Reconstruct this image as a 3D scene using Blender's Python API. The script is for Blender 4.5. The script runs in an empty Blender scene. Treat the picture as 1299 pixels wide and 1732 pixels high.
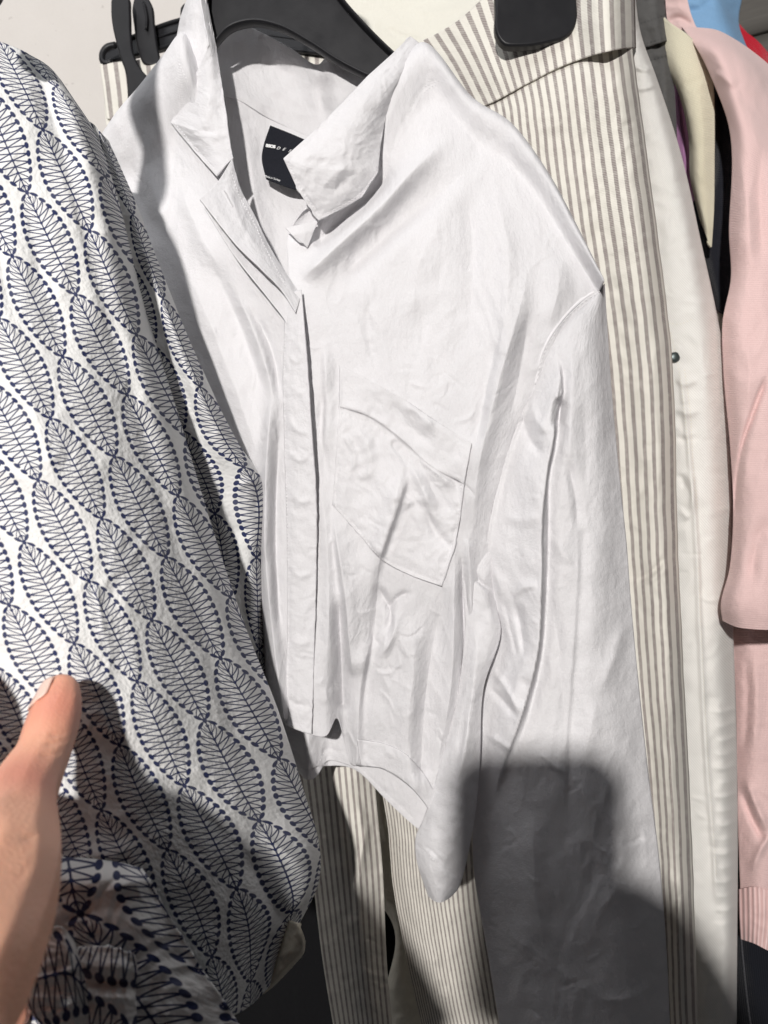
import bpy, bmesh, math, random
import numpy as np
from mathutils import Vector, Matrix
from mathutils.bvhtree import BVHTree

# ------------------------------------------------------------------ camera, world, lamp, exposure
sc = bpy.context.scene
COL = sc.collection
FPX = 1299.0                                   # focal length in photo pixels
CX, CY = 649.5, 866.0
CAM = np.array([0.0, 0.0, 1.45])
g = np.array([763.0, -3570.0, 1299.0]); g /= np.linalg.norm(g)      # gravity in camera axes (right, up, forward)
up = -g
fy = np.array([0, 0, 1.0]) - np.dot([0, 0, 1.0], up) * up; fy /= np.linalg.norm(fy)   # world Y (level forward)
fx = np.cross(fy, up)
W2C = np.stack([fx, fy, up])                    # rows: world axes written in camera axes
# camera axes written in the world; (right, up, forward) is left-handed, so flip forward for the maths
def cam2world(v):
    v = np.asarray(v, float)
    return v @ W2C.T
RIGHT, UPV, FWD = cam2world([1, 0, 0]), cam2world([0, 1, 0]), cam2world([0, 0, 1])
if np.dot(np.cross(RIGHT, UPV), -FWD) < 0:      # keep the frame right-handed
    W2C[0] *= -1
    RIGHT, UPV, FWD = cam2world([1, 0, 0]), cam2world([0, 1, 0]), cam2world([0, 0, 1])

cam = bpy.data.cameras.new('camera'); camo = bpy.data.objects.new('camera', cam); COL.objects.link(camo)
cam.sensor_fit = 'HORIZONTAL'; cam.sensor_width = 36.0; cam.lens = 36.0
cam.clip_start = 0.005; cam.clip_end = 50
cam.dof.use_dof = True; cam.dof.focus_distance = 0.51; cam.dof.aperture_fstop = 15.0
M = Matrix(((RIGHT[0], UPV[0], -FWD[0], CAM[0]), (RIGHT[1], UPV[1], -FWD[1], CAM[1]), (RIGHT[2], UPV[2], -FWD[2], CAM[2]), (0, 0, 0, 1)))
camo.matrix_world = M
sc.camera = camo

world = bpy.data.worlds.new('World'); sc.world = world; world.use_nodes = True
bg = world.node_tree.nodes['Background']; bg.inputs[0].default_value = (0.93, 0.95, 1.0, 1); bg.inputs[1].default_value = 0.042

def C(x, y, z):                                 # camera axes (right, up, forward) in metres -> world
    return CAM + x * RIGHT + y * UPV + z * FWD
lamp = bpy.data.lights.new('shop_spotlight', 'SPOT'); lamp.energy = 254; lamp.color = (1.0, 0.965, 0.93)
lamp.shadow_soft_size = 0.038; lamp.spot_size = math.radians(75); lamp.spot_blend = 0.5
lampo = bpy.data.objects.new('shop_spotlight', lamp); COL.objects.link(lampo)
LT = 1.75
lampo.location = C(-0.254 * LT, 0.361 * LT, -LT)
aim = Vector(C(0, 0, 0.55)) - lampo.location
lampo.rotation_euler = aim.to_track_quat('-Z', 'Y').to_euler()

fill_light = bpy.data.lights.new('unseen_fill_light', 'AREA'); fill_light.shape = 'RECTANGLE'; fill_light.size = 1.2; fill_light.size_y = 0.6; fill_light.energy = 6.0; fill_light.color = (.95, .97, 1.0)  # unseen area lamp added as fill, to lift the shadows on shoulders and collar
fill_lighto = bpy.data.objects.new('unseen_fill_light', fill_light); COL.objects.link(fill_lighto); fill_lighto.location = (-0.35, 0.66, 2.6)
sc.view_settings.view_transform = 'Standard'; sc.view_settings.look = 'None'
sc.view_settings.exposure = 0.08; sc.view_settings.gamma = 1.0
sc.view_settings.use_curve_mapping = False
sc.render.engine = 'CYCLES'; sc.cycles.use_denoising = True
sc.cycles.max_bounces = 8; sc.cycles.diffuse_bounces = 5

# ------------------------------------------------------------------ maths helpers
def P(px, py, z):
    px, py, z = np.broadcast_arrays(np.asarray(px, float), np.asarray(py, float), np.asarray(z, float))
    a = (px - CX) / FPX * z; b = (CY - py) / FPX * z
    return CAM + a[..., None] * RIGHT + b[..., None] * UPV + z[..., None] * FWD

_rs = np.random.RandomState(7)
_perm = _rs.permutation(4096)
_ang = _rs.rand(4096) * 2 * np.pi
def perlin(x, y, seed=0):
    x = np.asarray(x, float); y = np.asarray(y, float)
    xi = np.floor(x).astype(int); yi = np.floor(y).astype(int); xf = x - xi; yf = y - yi
    def gr(ix, iy, dx, dy):
        h = _perm[(_perm[(ix + seed * 131) & 4095] + iy) & 4095]
        return np.cos(_ang[h]) * dx + np.sin(_ang[h]) * dy
    u = xf ** 3 * (xf * (xf * 6 - 15) + 10); v = yf ** 3 * (yf * (yf * 6 - 15) + 10)
    a = gr(xi, yi, xf, yf) * (1 - u) + gr(xi + 1, yi, xf - 1, yf) * u
    b = gr(xi, yi + 1, xf, yf - 1) * (1 - u) + gr(xi + 1, yi + 1, xf - 1, yf - 1) * u
    return (a * (1 - v) + b * v) * 1.4

def interp(t, A, tn, lin=False):
    """A (n, ...) sampled at t (n) -> values at tn."""
    n = len(t); i = np.clip(np.searchsorted(t, tn, side='right') - 1, 0, n - 2)
    h = t[i + 1] - t[i]; s = (tn - t[i]) / h
    sh = (-1,) + (1,) * (A.ndim - 1)
    s = s.reshape(sh)
    if lin:
        return A[i] * (1 - s) + A[i + 1] * s
    d = np.diff(A, axis=0) / np.diff(t).reshape(sh)
    m = np.empty_like(A); m[0] = d[0]; m[-1] = d[-1]
    if n > 2:
        h0 = np.diff(t)[:-1].reshape(sh); h1 = np.diff(t)[1:].reshape(sh)
        m[1:-1] = (d[:-1] * h1 + d[1:] * h0) / (h0 + h1)
    h = h.reshape(sh)
    return (2 * s**3 - 3 * s**2 + 1) * A[i] + (s**3 - 2 * s**2 + s) * h * m[i] + (-2 * s**3 + 3 * s**2) * A[i + 1] + (s**3 - s**2) * h * m[i + 1]

def chord(A):
    d = np.linalg.norm(np.diff(A[..., :2], axis=0), axis=-1)
    d = d.reshape(d.shape[0], -1).mean(1) + 1e-3
    t = np.concatenate([[0], np.cumsum(d)]); return t / t[-1]

def smooth_axis(Z, it):
    for _ in range(it):
        Z[1:-1] = (Z[:-2] + 2 * Z[1:-1] + Z[2:]) / 4
    return Z

def sst(x): x = np.clip(x, 0, 1); return x * x * (3 - 2 * x)

def F(pts, a, wl, wr=None, f0=.3, f1=.3, p=1.0):
    """A fold: polyline in photo pixels, height a in mm towards the viewer, soft widths to its left and right."""
    return (pts, a, wl, wl if wr is None else wr, f0, f1)

def fold_field(PX, PY, folds):
    D = np.zeros_like(PX)
    for pts, a, wl, wr, f0, f1 in folds:
        pts = np.asarray(pts, float)
        if len(pts) > 2:                         # round the polyline
            t = chord(pts[:, None, :]); pts = interp(t, pts, np.linspace(0, 1, len(pts) * 3))
        R = 2.6 * max(wl, wr)
        m = (PX > pts[:, 0].min() - R) & (PX < pts[:, 0].max() + R) & (PY > pts[:, 1].min() - R) & (PY < pts[:, 1].max() + R)
        if not m.any(): continue
        x = PX[m]; y = PY[m]
        seg = np.diff(pts, axis=0); sl = np.linalg.norm(seg, axis=1) + 1e-6; tot = sl.sum(); acc = 0
        best = np.full(x.shape, 1e9); bs = np.zeros(x.shape); side = np.zeros(x.shape)
        for k in range(len(seg)):
            dx = x - pts[k, 0]; dy = y - pts[k, 1]
            tt = np.clip((dx * seg[k, 0] + dy * seg[k, 1]) / sl[k]**2, 0, 1)
            ex = dx - tt * seg[k, 0]; ey = dy - tt * seg[k, 1]; d = np.hypot(ex, ey)
            cr = seg[k, 0] * dy - seg[k, 1] * dx
            b = d < best
            best[b] = d[b]; bs[b] = (acc + tt[b] * sl[k]) / tot; side[b] = cr[b]
            acc += sl[k]
        w = np.where(side > 0, wl, wr)
        env = (sst(bs / f0) if f0 > 0 else 1.0) * (sst((1 - bs) / f1) if f1 > 0 else 1.0)
        q_ = best / w; D[m] += a * (.68 * np.exp(-q_**2) + .32 * np.exp(-1.5 * q_)) * env
    return D / 1000.0

def creases(seed, box, n, ang, spread, ln, amp, w):
    r = random.Random(seed); out = []
    for _ in range(n):
        x = r.uniform(box[0], box[2]); y = r.uniform(box[1], box[3]); th = math.radians(ang + r.gauss(0, spread)); L = ln * r.uniform(.5, 1.5)
        b = r.gauss(0, .3)
        pts = [(x, y), (x + math.cos(th) * L / 2, y + math.sin(th) * L / 2), (x + math.cos(th + b) * L, y + math.sin(th + b) * L)]
        ww = w * r.uniform(.6, 1.6); s = r.uniform(.35, 1.0)
        out.append(F(pts, amp * r.uniform(.4, 1.0) * r.choice((1, -1)), ww, ww * s, .4, .4))
    return out

# ------------------------------------------------------------------ object helpers
def new_obj(name, me, parent=None):
    o = bpy.data.objects.new(name, me); COL.objects.link(o)
    if parent is not None: o.parent = parent
    return o
def thing(name, label, cat, group=None, at=None):
    o = new_obj(name, None)
    o['label'] = label; o['category'] = cat
    if group: o['group'] = group
    o.empty_display_size = .02
    return o
def structure(o, label=None):
    o['kind'] = 'structure'
    if label: o['label'] = label

class Surf: pass

def mesh_grid(name, V, UV, closed, mat, parent, thick):
    n, m = V.shape[:2]
    me = bpy.data.meshes.new(name)
    idx = np.arange(n * m).reshape(n, m)
    if closed:
        nx = np.roll(idx, -1, axis=1)
        a, b = idx, nx
    else:
        a, b = idx[:, :-1], idx[:, 1:]
    q = np.stack([a[:-1], a[1:], b[1:], b[:-1]], -1).reshape(-1, 4)
    me.vertices.add(n * m); me.vertices.foreach_set('co', V.reshape(-1))
    me.loops.add(q.size); me.loops.foreach_set('vertex_index', q.reshape(-1).astype(np.int32))
    me.polygons.add(len(q)); me.polygons.foreach_set('loop_start', np.arange(0, q.size, 4, dtype=np.int32))
    me.update(calc_edges=True)
    uvl = me.uv_layers.new(name='UVMap')
    uvl.data.foreach_set('uv', UV.reshape(-1, 2)[q.reshape(-1)].reshape(-1).astype(np.float32))
    me.polygons.foreach_set('use_smooth', np.ones(len(q), bool))
    me.validate(); me.update()
    me.materials.append(mat)
    o = new_obj(name, me, parent)
    if thick:
        s = o.modifiers.new('thickness', 'SOLIDIFY'); s.thickness = thick; s.offset = -1; s.use_rim = True
    return o, q

def surf(name, rows, mat, parent, step=3.0, folds=(), linv=False, linu=False, zs=0, back=0.0, thick=0.0007, noise=0.0, nscale=60., nstretch=1., seed=1,
         seams=(), fscale=1.0, uvang=0.0, uvrot=False, uvoff=(0, 0), lift=None, base=None, offs=0.001, uvscale=1.0, edge_fade=0, rag=0.0):
    """A cloth panel from a net of (photo x, photo y, depth in metres) points."""
    A = np.array(rows, float)
    if base is not None and A.shape[2] == 2:
        A = np.concatenate([A, np.zeros(A.shape[:2] + (1,))], 2)
    tv = chord(A); tu = chord(np.swapaxes(A, 0, 1))
    lenv = np.linalg.norm(np.diff(A[..., :2], axis=0), axis=-1).sum(0).max()
    lenu = np.linalg.norm(np.diff(A[..., :2], axis=1), axis=-1).sum(1).max()
    nv = max(4, int(lenv / step)); nu = max(4, int(lenu / step))
    vn = np.linspace(0, 1, nv); un = np.linspace(0, 1, nu)
    G = interp(tv, A, vn, linv)
    G = np.swapaxes(interp(tu, np.swapaxes(G, 0, 1).copy(), un, linu), 0, 1).copy()
    PX, PY, Z = G[..., 0], G[..., 1], G[..., 2].copy()
    if zs:
        smooth_axis(Z, zs); Z = np.swapaxes(smooth_axis(np.swapaxes(Z, 0, 1).copy(), zs), 0, 1).copy()
    if base is not None:
        Z0 = depth_on(base, PX, PY); Z = Z0.copy()
        smooth_axis(Z, 5); Z = np.swapaxes(smooth_axis(np.swapaxes(Z, 0, 1).copy(), 5), 0, 1).copy()
        Z = np.minimum(Z - offs, Z0 - offs * .5); smooth_axis(Z, 1)
    D = fold_field(PX, PY, folds) * fscale
    if seams:                                     # sewn lines pull the cloth in a little and pucker it
        sd = fold_field(PX, PY, [F(p, -.55, 3.2, None, .02, .02) for p in seams]); pk = fold_field(PX, PY, [F(p, 1.0, 11, None, .05, .05) for p in seams])
        D = D + sd + pk * (.5 * perlin(PX / 9., PY / 9., seed + 21))
    if noise:
        a, b = PX / nscale, PY / (nscale * nstretch)
        wx = perlin(a * .7 + 3, b * .7, seed + 5); wy = perlin(a * .7, b * .7 + 9, seed + 6)
        nz = perlin(a + wx * .6, b + wy * .6, seed) + .5 * perlin(a * 2.1 + wx, b * 2.1, seed + 1) \
            + .55 * (.5 - np.abs(perlin(a * 1.6 + 7 + wy, b * 1.6 + wx, seed + 2)) * 2) + .10 * (.5 - np.abs(perlin(a * 4 + wx, b * 4 + wy, seed + 3)) * 2)
        D = D + noise / 1000. * nz
    if edge_fade:
        uu = np.minimum(np.arange(nu), np.arange(nu)[::-1])[None, :]; vv = np.minimum(np.arange(nv), np.arange(nv)[::-1])[:, None]
        D = D * sst(np.minimum(uu, vv) / edge_fade)
    Z = Z - D
    if base is not None: Z = np.minimum(Z, Z0 - .0004)
    if rag:
        PX = PX + rag * perlin(PX / 40., PY / 40., seed + 11); PY = PY + rag * perlin(PX / 40. + 5, PY / 40., seed + 12)
    if lift is not None: Z = Z - lift(np.linspace(0, 1, nu)[None, :], np.linspace(0, 1, nv)[:, None])
    V = P(PX, PY, Z)
    du = np.linalg.norm(np.diff(P(A[..., 0], A[..., 1], A[..., 2] if base is None else Z.mean()), axis=1), axis=-1).sum(1).mean()
    dv = np.linalg.norm(np.diff(P(A[..., 0], A[..., 1], A[..., 2] if base is None else Z.mean()), axis=0), axis=-1).sum(0).mean()
    U, Vv = np.meshgrid(un * du * uvscale, vn * dv * uvscale)
    s = Surf(); s.V = V; s.shape = V.shape
    if back:
        k = 10; t = (np.arange(1, k) / k)
        x = PX[:, -1:] * (1 - t) + PX[:, :1] * t; y = PY[:, -1:] * (1 - t) + PY[:, :1] * t
        z = Z[:, -1:] * (1 - t) + Z[:, :1] * t + back * np.sin(np.pi * t)**.6
        VB = P(x, y, z); V = np.concatenate([V, VB], 1)
        U = np.concatenate([U, U[:, -1:] + t * du], 1); Vv = np.concatenate([Vv, np.repeat(Vv[:, -1:], k - 1, 1)], 1)
    UV = np.stack([U + uvoff[0], Vv + uvoff[1]], -1)
    if uvang:
        ca, sa = math.cos(uvang), math.sin(uvang); UV = np.stack([UV[..., 0] * ca - UV[..., 1] * sa, UV[..., 1] * ca + UV[..., 0] * sa], -1)
    if uvrot: UV = UV[..., ::-1].copy()
    s.obj, q = mesh_grid(name, V, UV, bool(back), mat, parent, 0 if back else thick)
    s.bvh = None; s.q = q; s.Vall = V
    return s

def get_bvh(s):
    if s.bvh is None:
        s.bvh = BVHTree.FromPolygons([tuple(v) for v in s.Vall.reshape(-1, 3)], [tuple(int(i) for i in r) for r in s.q])
    return s.bvh

def depth_on(base, PX, PY):
    base = base if isinstance(base, (list, tuple)) else [base]
    out = np.full(PX.shape, np.nan); o = Vector(CAM)
    d = P(PX, PY, 1.0) - CAM
    for idx in np.ndindex(PX.shape):
        dv = Vector(d[idx]); best = None
        for b in base:
            h = get_bvh(b).ray_cast(o, dv.normalized())
            if h[0] is not None:
                z = float(np.dot(np.array(h[0]) - CAM, FWD))
                if best is None or z < best: best = z
        if best is not None: out[idx] = best
    bad = np.isnan(out)
    if bad.any():
        if bad.all(): raise RuntimeError('patch misses its base')
        ii = np.argwhere(~bad); 
        for idx in np.argwhere(bad):
            k = np.argmin(((ii - idx)**2).sum(1)); out[tuple(idx)] = out[tuple(ii[k])]
    return out

def along(pts, stepx, smooth=True):
    pts = np.asarray(pts, float)
    if len(pts) > 2 and smooth:
        t = chord(pts[:, None, :]); pts = interp(t, pts, np.linspace(0, 1, len(pts) * 8))
    seg = np.linalg.norm(np.diff(pts[:, :2], axis=0), axis=1); s = np.concatenate([[0], np.cumsum(seg)])
    n = max(2, int(s[-1] / stepx)); sn = np.linspace(0, s[-1], n)
    return np.stack([np.interp(sn, s, pts[:, k]) for k in range(pts.shape[1])], 1)

def stitching(name, base, pts, mat, parent, dash=3.6, gap=2.0, w=1.25, off=0.0004):
    """A row of short raised threads lying on a panel."""
    q = along(pts, (dash + gap) / 2)
    z = depth_on(base, q[:, 0], q[:, 1]) - off
    W = P(q[:, 0], q[:, 1], z)
    verts, faces = [], []
    for i in range(0, len(q) - 1, 2):
        a, b = W[i], W[i] + (W[i + 1] - W[i]) * (2 * dash / (dash + gap) if False else min(1.0, 2 * dash / (dash + gap) * .62))
        d = b - a; d = d / (np.linalg.norm(d) + 1e-9); sd = np.cross(d, FWD); sd /= np.linalg.norm(sd) + 1e-9
        hw = w / FPX * z[i] / 2; n = -FWD * hw * .8
        k = len(verts); c = (a + b) / 2
        for p0, sc_ in ((a, .55), (c, 1.0), (b, .55)):
            verts += [p0 - sd * hw * sc_, p0 + n * sc_, p0 + sd * hw * sc_]
        for j in (0, 3):
            faces += [(k + j, k + j + 1, k + j + 4, k + j + 3), (k + j + 1, k + j + 2, k + j + 5, k + j + 4)]
    me = bpy.data.meshes.new(name); me.from_pydata([tuple(v) for v in verts], [], faces); me.materials.append(mat)
    me.polygons.foreach_set('use_smooth', np.ones(len(faces), bool))
    return new_obj(name, me, parent)

def tube(name, pts, rad, mat, parent, n=10, flat=1.0, smooth=True, stepx=4.0):
    """Round bar through (photo x, photo y, depth) points, radius in metres (scalar or one per point)."""
    pts = np.asarray(pts, float); rad = np.broadcast_to(np.asarray(rad, float), (len(pts),))
    q = along(np.concatenate([pts, rad[:, None]], 1), stepx, smooth)
    W = P(q[:, 0], q[:, 1], q[:, 2]); r = q[:, 3]
    T = np.gradient(W, axis=0); T /= np.linalg.norm(T, axis=1)[:, None]
    S = np.cross(T, FWD); S /= np.linalg.norm(S, axis=1)[:, None]; B = np.cross(T, S)
    a = np.linspace(0, 2 * np.pi, n, endpoint=False)
    V = W[:, None] + r[:, None, None] * (np.cos(a)[None, :, None] * S[:, None] + flat * np.sin(a)[None, :, None] * B[:, None])
    verts = V.reshape(-1, 3).tolist(); m = len(q)
    faces = [(i * n + j, i * n + (j + 1) % n, (i + 1) * n + (j + 1) % n, (i + 1) * n + j) for i in range(m - 1) for j in range(n)]
    faces += [tuple(range(n))[::-1], tuple(range((m - 1) * n, m * n))]
    me = bpy.data.meshes.new(name); me.from_pydata(verts, [], faces); me.materials.append(mat)
    me.polygons.foreach_set('use_smooth', np.ones(len(faces), bool))
    o = new_obj(name, me, parent); me.validate()
    return o

def slab(name, outline, z, depth, mat, parent, bevel=0.0015, tilt=(0, 0), smooth=True):
    """Extruded outline (photo pixels, closed) at depth z with thickness and rounded edges; tilt = depth change per pixel."""
    pts = np.asarray(outline, float)
    if smooth:
        c = np.concatenate([pts, pts[:1]]); t = chord(c[:, None, :])
        pp = np.concatenate([pts[-2:], pts, pts[:3]]); tp = chord(pp[:, None, :])
        tt = np.linspace(tp[2], tp[-3], len(pts) * 5, endpoint=False); pts = interp(tp, pp, tt)
    zz = z + (pts[:, 0] - pts[:, 0].mean()) * tilt[0] + (pts[:, 1] - pts[:, 1].mean()) * tilt[1]
    Vf = P(pts[:, 0], pts[:, 1], zz); Vb = Vf + FWD * depth
    n = len(pts)
    bm = bmesh.new(); a = [bm.verts.new(v) for v in Vf]; b = [bm.verts.new(v) for v in Vb]
    bm.faces.new(a); bm.faces.new(b[::-1])
    for i in range(n): bm.faces.new((a[i], b[i], b[(i + 1) % n], a[(i + 1) % n]))
    bmesh.ops.recalc_face_normals(bm, faces=bm.faces)
    me = bpy.data.meshes.new(name); bm.to_mesh(me); bm.free(); me.materials.append(mat)
    o = new_obj(name, me, parent)
    if bevel:
        m = o.modifiers.new('rounded', 'BEVEL'); m.width = bevel; m.segments = 3; m.limit_method = 'ANGLE'; m.angle_limit = math.radians(50)
    for p in me.polygons: p.use_smooth = True
    w = o.modifiers.new('normals', 'WEIGHTED_NORMAL'); w.keep_sharp = False
    return o

# ------------------------------------------------------------------ material helpers
class E:
    """Sockets with arithmetic, to write shader maths as formulas."""
    nt = None
    def __init__(s, v): s.v = v
    def _op(s, op, *o):
        n = E.nt.nodes.new('ShaderNodeMath'); n.operation = op
        for i, x in enumerate((s,) + o):
            x = x.v if isinstance(x, E) else x
            if isinstance(x, (int, float)): n.inputs[i].default_value = x
            else: E.nt.links.new(x, n.inputs[i])
        return E(n.outputs[0])
    def __add__(s, o): return s._op('ADD', o)
    __radd__ = __add__
    def __sub__(s, o): return s._op('SUBTRACT', o)
    def __rsub__(s, o): return E(o)._op('SUBTRACT', s)
    def __mul__(s, o): return s._op('MULTIPLY', o)
    __rmul__ = __mul__
    def __truediv__(s, o): return s._op('DIVIDE', o)
    def __rtruediv__(s, o): return E(o)._op('DIVIDE', s)
    def fract(s): return s._op('FRACT')
    def floor(s): return s._op('FLOOR')
    def abs(s): return s._op('ABSOLUTE')
    def sin(s): return s._op('SINE')
    def sqrt(s): return s._op('SQRT')
    def pow(s, o): return s._op('POWER', o)
    def max(s, o): return s._op('MAXIMUM', o)
    def min(s, o): return s._op('MINIMUM', o)
    def lt(s, o): return s._op('LESS_THAN', o)
    def edge(s, lo, hi):                       # 1 below lo, 0 above hi
        n = E.nt.nodes.new('ShaderNodeMapRange'); n.interpolation_type = 'SMOOTHSTEP'
        E.nt.links.new(s.v, n.inputs[0]); n.inputs[1].default_value = lo; n.inputs[2].default_value = hi
        n.inputs[3].default_value = 1.0; n.inputs[4].default_value = 0.0
        return E(n.outputs[0])

def mat_new(name):
    m = bpy.data.materials.new(name); m.use_nodes = True; nt = m.node_tree; E.nt = nt
    b = nt.nodes['Principled BSDF']; return m, nt, b
def uvxy(nt):
    t = nt.nodes.new('ShaderNodeTexCoord'); s = nt.nodes.new('ShaderNodeSeparateXYZ'); nt.links.new(t.outputs['UV'], s.inputs[0])
    return t.outputs['UV'], E(s.outputs[0]), E(s.outputs[1])
def noise_n(nt, vec, scale, detail=3, rough=.55, stretch=None, dist=0.0):
    if stretch:
        mp = nt.nodes.new('ShaderNodeMapping'); nt.links.new(vec, mp.inputs[0]); mp.inputs['Scale'].default_value = stretch; vec = mp.outputs[0]
    n = nt.nodes.new('ShaderNodeTexNoise'); nt.links.new(vec, n.inputs['Vector']); n.inputs['Scale'].default_value = scale
    n.inputs['Detail'].default_value = detail; n.inputs['Roughness'].default_value = rough; n.inputs['Distortion'].default_value = dist
    return E(n.outputs[0])
def mixc(nt, fac, a, b):
    n = nt.nodes.new('ShaderNodeMix'); n.data_type = 'RGBA'
    for i, x in ((0, fac), (6, a), (7, b)):
        x = x.v if isinstance(x, E) else x
        if isinstance(x, (int, float)): n.inputs[i].default_value = x
        elif isinstance(x, tuple): n.inputs[i].default_value = x + (1,) if len(x) == 3 else x
        else: nt.links.new(x, n.inputs[i])
    return n.outputs[2]
def bump(nt, b, h, strength, dist, prev=None):
    n = nt.nodes.new('ShaderNodeBump'); n.inputs['Strength'].default_value = strength; n.inputs['Distance'].default_value = dist
    nt.links.new(h.v, n.inputs['Height'])
    if prev is not None: nt.links.new(prev, n.inputs['Normal'])
    nt.links.new(n.outputs[0], b.inputs['Normal']); return n.outputs[0]
def finish_cloth(nt, b, col, rough=.85, transl=0.0, sheen=0.1):
    if isinstance(col, tuple): b.inputs['Base Color'].default_value = col + (1,)
    else: nt.links.new(col, b.inputs['Base Color'])
    b.inputs['Roughness'].default_value = rough; b.inputs['Specular IOR Level'].default_value = .18
    b.inputs['Sheen Weight'].default_value = sheen; b.inputs['Sheen Roughness'].default_value = .5
    if transl:
        tr = nt.nodes.new('ShaderNodeBsdfTranslucent'); mx = nt.nodes.new('ShaderNodeMixShader'); mx.inputs[0].default_value = transl
        if isinstance(col, tuple): tr.inputs[0].default_value = col + (1,)
        else: nt.links.new(col, tr.inputs[0])
        if b.inputs['Normal'].links: nt.links.new(b.inputs['Normal'].links[0].from_socket, tr.inputs['Normal'])
        nt.links.new(b.outputs[0], mx.inputs[1]); nt.links.new(tr.outputs[0], mx.inputs[2])
        nt.links.new(mx.outputs[0], nt.nodes['Material Output'].inputs[0])

def m_cotton(name, col, transl=.16, wr=.32, fine=.34, weave=1.0):
    m, nt, b = mat_new(name); uv, u, v = uvxy(nt)
    n1 = noise_n(nt, uv, 42, 3, .5, dist=.15); n2 = noise_n(nt, uv, 240, 3, .6, stretch=(1, .6, 1))
    th = (u * (2 * math.pi / .00062)).sin() * .5 + (v * (2 * math.pi / .00062)).sin() * .5
    n3 = noise_n(nt, uv, 850, 3, .6)
    w1 = noise_n(nt, uv, 26, 2, .5, stretch=(1, .55, 1), dist=.6); w2 = noise_n(nt, uv, 75, 2, .5, stretch=(1, .7, 1), dist=.4)
    crk = (w1 - .5).abs() * -1.0 + (w2 - .5).abs() * -.35
    p = bump(nt, b, n1, wr, .005); p = bump(nt, b, crk, .20, .008, p); p = bump(nt, b, n2, fine, .0022, p); bump(nt, b, th * .3 + n3, .55 * weave, .0006, p)
    c = mixc(nt, n3, tuple(x * .95 for x in col), tuple(min(1, x * 1.04) for x in col))
    finish_cloth(nt, b, c, .95, transl, .02); return m

def m_twill(name, c0, c1, period=.0011, transl=0., fine=.3, ang=1.0, mott=.0):
    m, nt, b = mat_new(name); uv, u, v = uvxy(nt)
    n1 = noise_n(nt, uv, 60, 4, .6); n2 = noise_n(nt, uv, 420, 3, .65)
    tw = ((u * ang + v + n2 * .0006) * (2 * math.pi / period)).sin() * .5 + .5
    p = bump(nt, b, n1, .35, .003); bump(nt, b, tw + n2 * .6, fine, .0004, p)
    k = tw * .55 + n2 * .45
    if mott: k = k * (1 - mott) + noise_n(nt, uv, 45, 5, .7) * mott * 1.0
    c = mixc(nt, k, c0, c1); finish_cloth(nt, b, c, .9, transl); return m

def m_knit(name, c0, c1, sx=.0016, sy=.0012, fuzz=.3, depth=.0006, transl=0.):
    m, nt, b = mat_new(name); uv, u, v = uvxy(nt)
    n2 = noise_n(nt, uv, 700, 3, .6); n1 = noise_n(nt, uv, 40, 3, .5)
    ku = ((u + n2 * .0004) * (2 * math.pi / sx)).sin().abs(); kv = ((v + ku * sy * .4) * (2 * math.pi / sy)).sin() * .5 + .5
    h = ku * .6 + kv * .4 + n2 * fuzz
    p = bump(nt, b, n1, .3, .004); bump(nt, b, h, .5, depth, p)
    c = mixc(nt, h * .7, c0, c1); finish_cloth(nt, b, c, .95, transl, .25); return m

def m_rib(name, c0, c1, period=.003):
    m, nt, b = mat_new(name); uv, u, v = uvxy(nt); n2 = noise_n(nt, uv, 600, 3, .6)
    h = ((u + n2 * .0003) * (2 * math.pi / period)).sin() * .5 + .5
    bump(nt, b, h + n2 * .2, .8, .0009); finish_cloth(nt, b, mixc(nt, h, c0, c1), .95, 0, .2); return m

def m_plastic(name, col, rough=.38):
    m, nt, b = mat_new(name); t = nt.nodes.new('ShaderNodeTexCoord')
    n = noise_n(nt, t.outputs['Object'], 900, 3, .6); n2 = noise_n(nt, t.outputs['Object'], 60, 4, .6)
    bump(nt, b, n, .12, .0003)
    b.inputs['Base Color'].default_value = col + (1,)
    r = n2 * .25 + (rough - .12); nt.links.new(r.v, b.inputs['Roughness']); b.inputs['Specular IOR Level'].default_value = .22
    return m

def m_stripes(name):
    m, nt, b = mat_new(name); uv, u, v = uvxy(nt)
    n2 = noise_n(nt, uv, 900, 3, .6); nw = noise_n(nt, uv, 160, 3, .6); nl = noise_n(nt, uv, 34, 4, .6)
    x = (u + (n2 - .5) * .0009 + (nw - .5) * .0005) / .0088
    f = (x.fract() - .5).abs()
    s = f.edge(.17, .24)
    tw = ((u * 1.0 - v * 1.3 + n2 * .0007) * (2 * math.pi / .0027)).sin() * .5 + .5
    dens = s * (tw * .36 + .70) * (nw * 1.0 + .46)
    c = mixc(nt, dens.min(1.0), (.73, .705, .64), (.27, .235, .225))
    p = bump(nt, b, nl, .35, .004); p = bump(nt, b, nw, .3, .0012, p); bump(nt, b, tw * .6 + n2, .3, .0005, p)
    finish_cloth(nt, b, c, .92, .04); return m

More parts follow.
